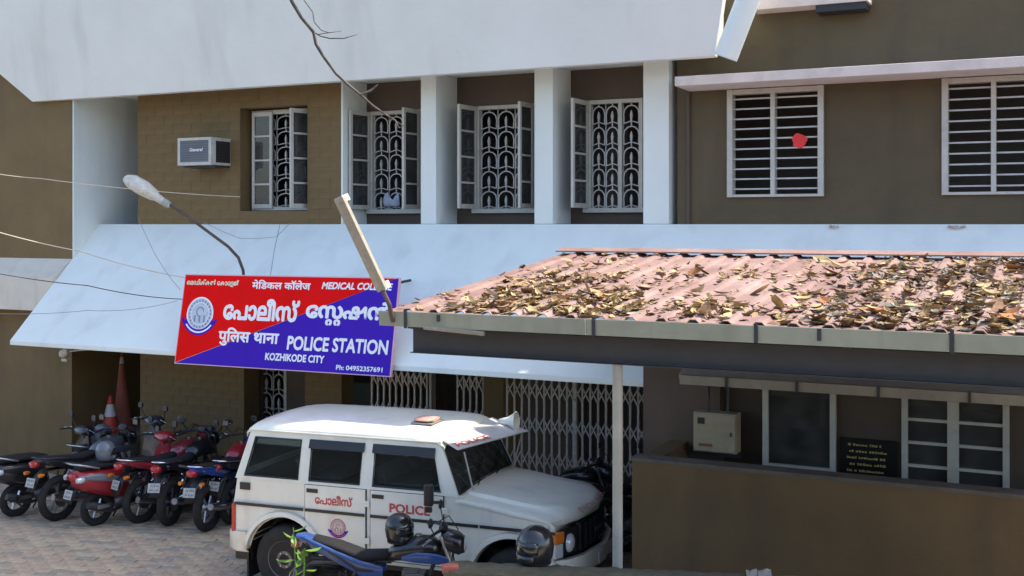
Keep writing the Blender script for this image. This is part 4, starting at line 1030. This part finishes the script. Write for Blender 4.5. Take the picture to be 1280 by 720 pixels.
def mirrors(root, x, z, m=BLACK, w=.30, glass=MIRR, h=.13):
    for s in (-1, 1):
        mi_ = MB().body([(-.012, 0, 0, .035, .03), (-.006, 0, 0, .055, .045), (.012, 0, 0, .05, .04), (.025, 0, 0, .02, .02)]).build('mirror', m, root, smooth=50, loc=(x, s * (w + .05), z + h))
        MB().tube([(.0, 0, -.03), (.03, -s * .07, -h)], .006, 6).build('stalk', BLACK, mi_)
        MB().prism([(-.0135, -.045, -.03), (-.0135, .045, -.03), (-.0135, .045, .03), (-.0135, -.045, .03)], (.001, 0, 0)).build('mirror_glass', glass, mi_)
def plate(root, x, z, tilt=.25, label=None):
    p = MB().box(-.003, .003, -.078, .078, -.058, .058).build('number_plate', PLATEB, root, loc=(x, 0, z)); p.rotation_euler = (0, tilt, random.uniform(-.2, .2))
    mb = MB(); rr = random.Random(int(abs(root.location.x) * 1000))
    for r_ in (.026, -.028):
        y = -.062
        while y < .05:
            w = rr.uniform(.008, .02); h = rr.uniform(.008, .016)
            mb.box(-.0042, -.0035, y, y + w, r_ - h, r_ + h); y += w + rr.uniform(.006, .016)
    mb.build('lettering', INK2, p)
def motorcycle(label, loc, head, body, tank, accent, alloy=True, sport=False, rim=None, group='motorcycles parked in a row by the wall', lamp=REDL, rack=True):
    t = empty('motorcycle', label, 'motorcycle', loc, head, group)
    rm = rim or BLACK
    wheel(t, 0, .30, .052, alloy, rm); wheel(t, 1.28, .30, .045, alloy, rm)
    b = lambda mb, nm, m, **k: mb.build(nm, m, t, **k)
    b(MB().tube([(-.0, .10, .30), (.45, .09, .33)], .016, 6).tube([(0, -.10, .30), (.45, -.09, .33)], .016, 6).tube([(.05, .1, .34), (.25, .12, .70)], .022, 8).tube([(.05, -.1, .34), (.25, -.12, .70)], .022, 8), 'swing_arm', DARK)
    for s in (-1, 1):
        mb = MB()
        pts = [(.05 + .1 * math.sin(k * math.pi) * 0 + .018 * math.cos(k * 2.4), s * .12 + .018 * math.sin(k * 2.4), .36 + k * .012) for k in range(0, 26)]
        mb.tube([(x + .2 * (z - .36) * .55, y, z) for x, y, z in pts], .007, 5)
        b(mb, 'spring', CHROME if alloy and not sport else DARK, smooth=60)
    b(MB().tube([(1.02, 0, .95), (.85, 0, .45), (.45, 0, .34)], .022, 8).tube([(1.02, 0, .90), (.55, .03, .74), (-.2, .08, .78)], .018, 8).tube([(.55, -.03, .74), (-.2, -.08, .78)], .018, 8).tube([(.45, 0, .34), (.4, 0, .72)], .02, 8), 'frame', DARK, smooth=60)
    eng = MB().body([(.40, 0, .38, .10, .07), (.46, 0, .38, .14, .12), (.70, 0, .37, .14, .12), (.78, 0, .38, .09, .08)])
    for k in range(6): eng.box(.62 + k * .012, .80 + k * .012, -.085, .085, .49 + k * .028, .505 + k * .028)
    eng.box(.65, .80, -.06, .06, .49, .66)
    b(eng, 'engine', mat('engine_alloy', (.20, .20, .205), .45, .7, var=.2, scale=10), smooth=40)
    b(MB().tube([(.82, -.05, .5), (.88, -.10, .40), (.75, -.14, .27), (.4, -.15, .25)], .02, 8), 'exhaust_pipe', STEEL, smooth=60)
    b(MB().tube([(.42, -.155, .25), (.30, -.16, .27), (-.02, -.165, .33), (-.20, -.165, .37)], [.022, .042, .05, .042], 12).tube([(-.2, -.165, .37), (-.205, -.165, .371)], .03, 10), 'muffler', STEEL if not sport else DARK, smooth=50)
    b(MB().body([(.52, 0, .80, .075, .06), (.60, 0, .84, .115, .09), (.78, 0, .87, .145, .115), (.93, 0, .88, .13, .10), (1.02, 0, .86, .07, .06)]), 'fuel_tank', tank, smooth=60)
    b(MB().lathe([(.035, 0), (.035, .012), (.001, .014)], c=(.80, 0, .985), n=14), 'fuel_cap', STEEL, smooth=40)
    k = .12 if sport else .03
    b(MB().body([(-.22, 0, .80 + k, .06, .02), (-.18, 0, .81 + k, .10, .035), (.05, 0, .80 + k * .6, .125, .04), (.28, 0, .785, .13, .045), (.48, 0, .80, .09, .045), (.58, 0, .82, .06, .035)]), 'seat', mat('seat_vinyl', (.020, .019, .021), .55, var=.2, scale=15, bump=.15), smooth=60)
    for s in (-1, 1):
        b(MB().body([(-.30, s * .05, .80 + k * 1.3, .02, .02), (-.15, s * .105, .77 + k, .022, .045), (.1, s * .12, .72 + k * .5, .02, .06), (.32, s * .12, .68, .018, .08), (.48, s * .10, .66, .012, .05)]), 'side_panel', body, smooth=60)
        b(MB().body([(-.25, s * .085, .79 + k, .012, .012), (0, s * .128, .755 + k * .7, .010, .02), (.25, s * .138, .70, .008, .022), (.40, s * .13, .68, .006, .01)]), 'stripe', accent, smooth=60)
        b(MB().body([(.66, s * .125, .80, .01, .02), (.80, s * .155, .82, .012, .05), (1.0, s * .13, .80, .012, .05), (1.10, s * .09, .78, .01, .02)]), 'tank_shroud', body if sport and s < 0 else tank, smooth=60)
    b(MB().body([(-.36, 0, .80 + k * 1.3, .045, .02), (-.28, 0, .80 + k * 1.2, .08, .045), (-.10, 0, .76 + k, .10, .05), (.0, 0, .74 + k, .09, .03)]), 'tail', body, smooth=60)
    b(MB().body([(-.405, 0, .775 + k, .05, .035), (-.375, 0, .775 + k, .075, .045), (-.32, 0, .775 + k, .06, .035)]), 'tail_light', lamp, smooth=60)
    b(MB().grid([[(x, y, z) for y in (-.07, -.03, .03, .07)] for x, z in ((.12, .68), (-.05, .70), (-.22, .70), (-.34, .62), (-.42, .46))]), 'rear_fender', BLACK, smooth=60, solid=.012)
    plate(t, -.415, .58, .3)
    for s in (-1, 1):
        if not sport: b(MB().body([(-.395, s * .15, .68, .022, .022), (-.36, s * .15, .68, .03, .026), (-.32, s * .15, .68, .015, .015)]), 'indicator', AMBER if rim else BLACK, smooth=60)
    if rack: b(MB().tube([(.05, .13, .80 + k), (-.25, .12, .84 + k), (-.36, .05, .86 + k), (-.36, -.05, .86 + k), (-.25, -.12, .84 + k), (.05, -.13, .80 + k)], .012, 8), 'grab_rail', CHROME if alloy else DARK, smooth=60)
    fk = MB()
    for s in (-1, 1): fk.tube([(1.28, s * .085, .30), (1.14, s * .085, .68)], .025, 8).tube([(1.14, s * .085, .66), (1.02, s * .085, 1.0)], .017, 8)
    b(fk, 'fork', STEEL, smooth=60)
    b(MB().grid([[(1.28 + .335 * math.cos(R(a)), y, .30 + .335 * math.sin(R(a))) for y in (-.065, -.03, .03, .065)] for a in (20, 50, 80, 110, 140, 165)]), 'front_fender', body, smooth=60, solid=.008)
    b(MB().tube([(.83, .36, 1.0), (.90, .30, 1.03), (1.0, .12, 1.05), (1.02, 0, 1.03), (1.0, -.12, 1.05), (.90, -.30, 1.03), (.83, -.36, 1.0)], .012, 8), 'handlebar', BLACK, smooth=60)
    for s in (-1, 1):
        b(MB().tube([(.83 + .02, s * .345, 1.005), (.92, s * .27, 1.035)], .018, 8), 'grip', RUBBER)
        b(MB().tube([(.92, s * .26, 1.04), (.95, s * .33, 1.02), (.90, s * .40, 1.0)], .006, 5), 'lever', STEEL)
    for s in (-1, 1):
        b(MB().tube([(.92, s * .24, 1.03), (1.06, s * .20, 1.12), (1.16, s * .10, 1.02), (1.12, s * .07, .78), (1.16, s * .09, .5)], .006, 5), 'cable', BLACK, smooth=60)
    b(MB().body([(.50, -.15, .33, .03, .05), (.58, -.155, .34, .05, .09), (.72, -.155, .34, .045, .085), (.78, -.15, .34, .02, .04)]), 'crankcase_cover', STEEL if alloy else DARK, smooth=60)
    mirrors(t, .96, 1.06)
    b(MB().body([(1.02, 0, .98, .08, .06), (1.08, 0, .95, .115, .10), (1.18, 0, .92, .11, .105), (1.235, 0, .91, .07, .075)]), 'headlight_cowl', tank if sport else body, smooth=60)
    b(MB().body([(1.225, 0, .91, .075, .07), (1.25, 0, .91, .05, .05)]), 'headlight', LENS, smooth=60)
    b(MB().body([(1.0, 0, 1.06, .075, .03), (1.03, 0, 1.075, .085, .045), (1.07, 0, 1.06, .06, .03)]), 'instrument', BLACK, smooth=60)
    b(MB().tube([(.35, .08, .3), (.28, .24, .02)], .012, 6), 'side_stand', DARK)
    b(MB().tube([(.5, -.13, .27), (.5, -.26, .28)], .016, 8).tube([(.5, .13, .27), (.5, .26, .28)], .016, 8), 'footrest', RUBBER)
    return t
def scooter(label, loc, head, body, panel, group='motorcycles parked in a row by the wall', lamp=REDL):
    t = empty('scooter', label, 'scooter', loc, head, group)
    wheel(t, 0, .225, .05, True, STEEL, False); wheel(t, 1.24, .225, .05, True, STEEL)
    b = lambda mb, nm, m, **k: mb.build(nm, m, t, **k)
    b(MB().body([(-.34, 0, .66, .05, .05), (-.30, 0, .64, .12, .12), (-.1, 0, .60, .175, .16), (.15, 0, .55, .185, .20), (.34, 0, .50, .16, .20), (.42, 0, .42, .10, .10)]), 'rear_body', body, smooth=60)
    for s in (-1, 1): b(MB().body([(-.30, s * .12, .68, .015, .02), (-.05, s * .18, .66, .015, .05), (.2, s * .19, .60, .012, .04), (.34, s * .165, .55, .008, .015)]), 'side_strip', panel, smooth=60)
    b(MB().body([(-.28, 0, .775, .08, .025), (-.22, 0, .79, .13, .04), (.05, 0, .785, .15, .045), (.30, 0, .765, .14, .045), (.42, 0, .745, .08, .03)]), 'seat', MATS['seat_vinyl'], smooth=60)
    b(MB().tube([(-.05, .15, .77), (-.28, .14, .84), (-.38, .07, .86), (-.38, -.07, .86), (-.28, -.14, .84), (-.05, -.15, .77)], .014, 8), 'grab_rail', STEEL, smooth=60)
    b(MB().box(.36, .90, -.15, .15, .24, .32), 'floorboard', BLACK, bevel=.02)
    b(MB().loft([[(x0 + (.02 if abs(y) < .15 else 0), y, z) for y in (-w, -w * .6, 0, w * .6, w)] + [(x0 + .05 + .03 * (1 - abs(y / w) ** 2), y, z) for y in (w, w * .6, 0, -w * .6, -w)] for x0, z, w in ((.88, .26, .14), (.92, .40, .20), (.94, .60, .21), (.96, .80, .17), (.98, .95, .09))]), 'front_apron', body, smooth=50)
    b(MB().tube([(1.24, .0, .225), (1.20, .07, .30), (1.06, 0, .6), (1.0, 0, .98)], .025, 8), 'fork', DARK, smooth=60)
    b(MB().grid([[(1.22 + .265 * math.cos(R(a)), y, .235 + .265 * math.sin(R(a))) for y in (-.075, -.04, .04, .075)] for a in (-5, 30, 60, 90, 120, 150, 175)]), 'front_fender', body, smooth=60, solid=.01)
    b(MB().body([(.90, 0, 1.0, .12, .03), (.95, 0, 1.01, .17, .065), (1.04, 0, 1.0, .15, .085), (1.12, 0, .985, .10, .06)]), 'handlebar_cowl', body, smooth=60)
    b(MB().body([(1.10, 0, .985, .09, .05), (1.135, 0, .98, .06, .035)]), 'headlight', LENS, smooth=60)
    for s in (-1, 1):
        b(MB().tube([(.96, s * .14, 1.02), (.90, s * .24, 1.03), (.84, s * .36, 1.01)], .016, 8), 'grip', RUBBER)
        b(MB().tube([(.94, s * .22, 1.04), (.92, s * .38, 1.02)], .006, 5), 'lever', STEEL)
    mirrors(t, .97, 1.04, h=.17, w=.24)
    b(MB().body([(-.375, 0, .68, .06, .035), (-.345, 0, .68, .115, .055), (-.30, 0, .68, .10, .05)]), 'tail_light', lamp, smooth=60)
    for s in (-1, 1): b(MB().body([(-.36, s * .15, .66, .03, .03), (-.32, s * .16, .66, .04, .04), (-.27, s * .16, .66, .03, .03)]), 'indicator', LENS, smooth=60)
    b(MB().grid([[(x, y, z) for y in (-.08, 0, .08)] for x, z in ((-.2, .55), (-.34, .50), (-.40, .36))]), 'rear_fender', BLACK, solid=.012, smooth=60)
    plate(t, -.395, .47, .3)
    b(MB().body([(.22, 0, .27, .07, .06), (.30, 0, .28, .12, .10), (.46, 0, .28, .10, .09)]).body([(-.05, .12, .25, .03, .06), (.1, .12, .26, .04, .07), (.4, .12, .27, .03, .06)]), 'engine', MATS['engine_alloy'], smooth=50)
    b(MB().tube([(.35, -.10, .22), (.15, -.15, .2), (.08, -.16, .23), (-.16, -.17, .31), (-.22, -.17, .33)], [.018, .02, .05, .055, .04], 12), 'muffler', DARK, smooth=50)
    b(MB().box(-.12, .1, -.23, -.222, .27, .32), 'heat_shield', CHROME)
    b(MB().tube([(.4, .1, .22), (.36, .22, .02)], .012, 6), 'side_stand', DARK)
    return t
mat('seat_vinyl', (.018, .017, .018), .75, var=.2, scale=15, bump=.15, spec=.25); mat('engine_alloy', (.20, .20, .205), .45, .7, var=.2, scale=10)
def paint(name, c, **k): return mat(name, c, .3, var=.08, scale=4, coat=.6, **k)
PB, PR, PDR, PBL, PSB, PG = paint('paint_black', (.013, .013, .015)), paint('paint_red', (.36, .02, .03)), paint('paint_maroon', (.22, .02, .03)), paint('paint_blue', (.02, .06, .30)), paint('paint_sky_blue', (.028, .075, .24)), paint('paint_grey', (.055, .062, .075))
PSV = paint('paint_silver', (.20, .21, .23))
RIM = mat('alloy_rim', (.42, .42, .43), .35, .8, var=.1)
H = R(90)
def gp_(u, v): p = onZ(u, v, 0); return (p.x, p.y, 0)
scooter('black scooter with silver rail at the far left end of the row', gp_(20, 646), H - R(12), PB, PB, lamp=LENS)
motorcycle('dark motorcycle with dusty spoked wheels beside the black scooter', gp_(73, 651), H - R(6), PB, PG, PG, alloy=False, rim=mat('dusty_rim', (.20, .17, .14), .6))
scooter('red scooter with grey tail rail in the middle of the row', gp_(121, 657), H - R(14), PR, PSV)
motorcycle('maroon motorcycle tucked between the red scooter and a black motorcycle', gp_(177, 654), H - R(6), PDR, PDR, PR, rim=STEEL)
motorcycle('black motorcycle with a wide rear tyre seen end on', gp_(213, 657), H + R(14), PB, PB, PSV)
motorcycle('blue motorcycle with red tank and silver alloy wheels beside the jeep', gp_(260, 664), H + R(8), PBL, PR, PSV, rim=RIM)
scooter('grey scooter half hidden behind the red scooter near the cones', gp_(118, 628), H - R(10), PG, PSV)
motorcycle('black motorcycle mostly hidden behind the rear of the jeep', gp_(292, 655), H + R(4), PB, PB, PG)
# two dark machines between the jeep and the gates
motorcycle('dark motorcycle in the gloom between the jeep hood and the gates', (-5.9, 12.35, 0), R(8), PB, PB, PG, group='motorcycles in front of the gates')
motorcycle('dark motorcycle before the gates close to the grey post', (-4.75, 12.0, 0), R(60), PB, PB, PG, group='motorcycles in front of the gates')
# the blue one in front of the jeep
p = atT(418, 700, 10.55)
bb = motorcycle('blue and black sports motorcycle in front of the jeep with a helmet on it', (p.x, p.y, 0), YAW + R(-4), PSB, PB, PB, sport=True, rack=False, group='motorcycle in front of the jeep')
del bb['group']

# ------------------------------------------------------------------ helmets
def helmet(label, loc, rz, shell, tilt=0, s=1.0):
    t = empty('helmet', label, 'helmet', loc, rz, 'helmets left on the motorcycles and the wall'); t.rotation_euler = (0, tilt, rz); t.scale = (s, s, s)
    MB().lathe([(.085, 0), (.105, .004), (.120, .05), (.128, .11), (.122, .16), (.098, .21), (.055, .24), (.001, .25)], n=24).build('shell', shell, t, smooth=70)
    rows = [[(.131 * math.cos(R(a)) * k, .131 * math.sin(R(a)) * k, z) for a in range(-75, 76, 15)] for z, k in ((.075, .97), (.10, 1.005), (.13, 1.01), (.158, .965))]
    MB().grid(rows).build('visor', mat('visor_smoke', (.02, .022, .025), .12, coat=.5), t, smooth=60, solid=.004)
    rows = [[(.127 * math.cos(R(a)) * k, .127 * math.sin(R(a)) * k, z) for a in range(-60, 61, 15)] for z, k in ((.004, .87), (.03, .99), (.066, 1.01))]
    MB().grid(rows).build('chin_bar', shell, t, smooth=60, solid=.01)
    MB().lathe([(.083, -.004), (.106, -.006), (.110, .006), (.1, .012)], n=24).build('rim', BLACK, t, smooth=60)
    return t
HB = mat('helmet_black', (.016, .016, .018), .25, var=.1, coat=.5); HG = mat('helmet_grey', (.13, .145, .17), .3, var=.15, coat=.5)
h = atT(499, 676, 10.5); helmet('glossy black helmet hung on the handlebar in front of the jeep door', h, YAW + R(-20), HB, 0, 1.05)
h = atT(668, 711, 7.6); h.z = zt + .012; h += dr.cross(Vector((0, 0, 1))).normalized() * -.06
helmet('black helmet with blue grey sheen resting on the stone wall by the jeep wheel', h, YAW - R(158), HB, 0, 1.0)
h = Vector(gp_(121, 657)); helmet('grey helmet on the seat of the red scooter', h + Vector((.05, .10, .835)), R(60), HG)
h = Vector(gp_(118, 628)); helmet('grey helmet on the seat of the half hidden grey scooter', h + Vector((.02, .12, .835)), R(20), HG)

# ------------------------------------------------------------------ weed by the jeep wheel
p = atT(376, 690, 10.35)
wd = empty('weed', 'light green leafy weed growing beside the rear wheel of the jeep', 'plant', (p.x, p.y, 0))
GRN = mat('leaf_green', (.12, .24, .035), .5, var=.3, scale=12); rn = random.Random(8)
for k in range(2):
    ax, ay = (-.10, .07)[k], (.02, -.03)[k]; hgt = (1.08, .92)[k]
    MB().tube([(ax * .3, ay * .3, 0), (ax * .6, ay, hgt * .5), (ax, ay, hgt)], [.010, .008, .004], 6).build('stem', GRN, wd)
    for j in range(7):
        z = hgt * (.58 + .43 * j / 7); L = rn.uniform(.12, .19); vs, fs = leaf_pts(rn, L, L * .42, .14)
        M = Matrix.Translation((ax * z / hgt, ay, z)) @ Matrix.Rotation(j * 2.1 + k * 1.1 + rn.uniform(-.5, .5), 4, 'Z') @ Matrix.Rotation(rn.uniform(-.9, .35), 4, 'Y') @ Matrix.Translation((L / 2, 0, 0))
        MB().add([M @ Vector(v) for v in vs], fs).build('leaf', GRN, wd, smooth=60)

# ------------------------------------------------------------------ the road above the yard and its trees, behind the camera
emb = MB().box(-60, 60, -30, 1.6, -.2, 2.3).build('road', mat('asphalt', (.05, .05, .052), .9, var=.2, scale=3, bump=.3)); tag(emb, kind='structure')
CROWN = mat('tree_leaf', (.055, .10, .022), .6, var=.4, scale=3); BARK = mat('tree_bark', (.09, .07, .05), .9, var=.3, scale=8, bump=.5)
rn = random.Random(21); lf = MB()
for k in range(1500):
    a_, b2, r_ = rn.uniform(0, 6.283), rn.uniform(-1, 1), rn.uniform(.55, 1) ** .6
    c_ = Vector((math.cos(a_) * math.sqrt(1 - b2 * b2) * 2.6 * r_, math.sin(a_) * math.sqrt(1 - b2 * b2) * 2.6 * r_, b2 * 2.4 * r_))
    c_ *= 1 + .25 * math.sin(3 * a_) * math.cos(2.5 * b2)
    q = Matrix.Rotation(rn.uniform(0, 6.3), 3, 'Z') @ Matrix.Rotation(rn.uniform(-1, 1), 3, 'X'); s_ = rn.uniform(.16, .32)
    lf.add([c_ + q @ Vector(v) * s_ for v in ((-1, 0, 0), (0, -.5, .1), (1, 0, 0), (0, .5, .1))], [(0, 1, 2, 3)])
cm = lf.mesh('crown', CROWN)
tk = MB().tube([(0, 0, 0), (.1, .05, 1.2), (.05, .1, 2.6), (.2, 0, 4.2)], [.24, .19, .15, .06], 10).tube([(.06, .1, 2.4), (.8, .3, 3.6), (1.3, .4, 4.4)], [.1, .06, .03], 7).tube([(.05, .1, 2.2), (-.7, -.3, 3.4), (-1.1, -.4, 4.3)], [.1, .06, .03], 7).mesh('trunk', BARK, 60)
for k, (x, y) in enumerate(((-13, -12), (-6, -13), (1, -12), (9, -13))):
    t = empty('roadside_tree', ('leafy roadside tree at the west end of the upper road', 'leafy roadside tree facing the sign board from the upper road', 'leafy roadside tree facing the grey post from the upper road', 'leafy roadside tree facing the porch from the upper road')[k], 'tree', (x, y, 2.3), k * 1.3, 'trees along the road')
    for nm, me, z in (('trunk', tk, 0), ('crown', cm, 4.2)):
        o = bpy.data.objects.new(nm, me); C.objects.link(o); o.parent = t; o.location = (0, 0, z)
        if nm == 'crown': o.scale = (1.2, 1.1, .95)
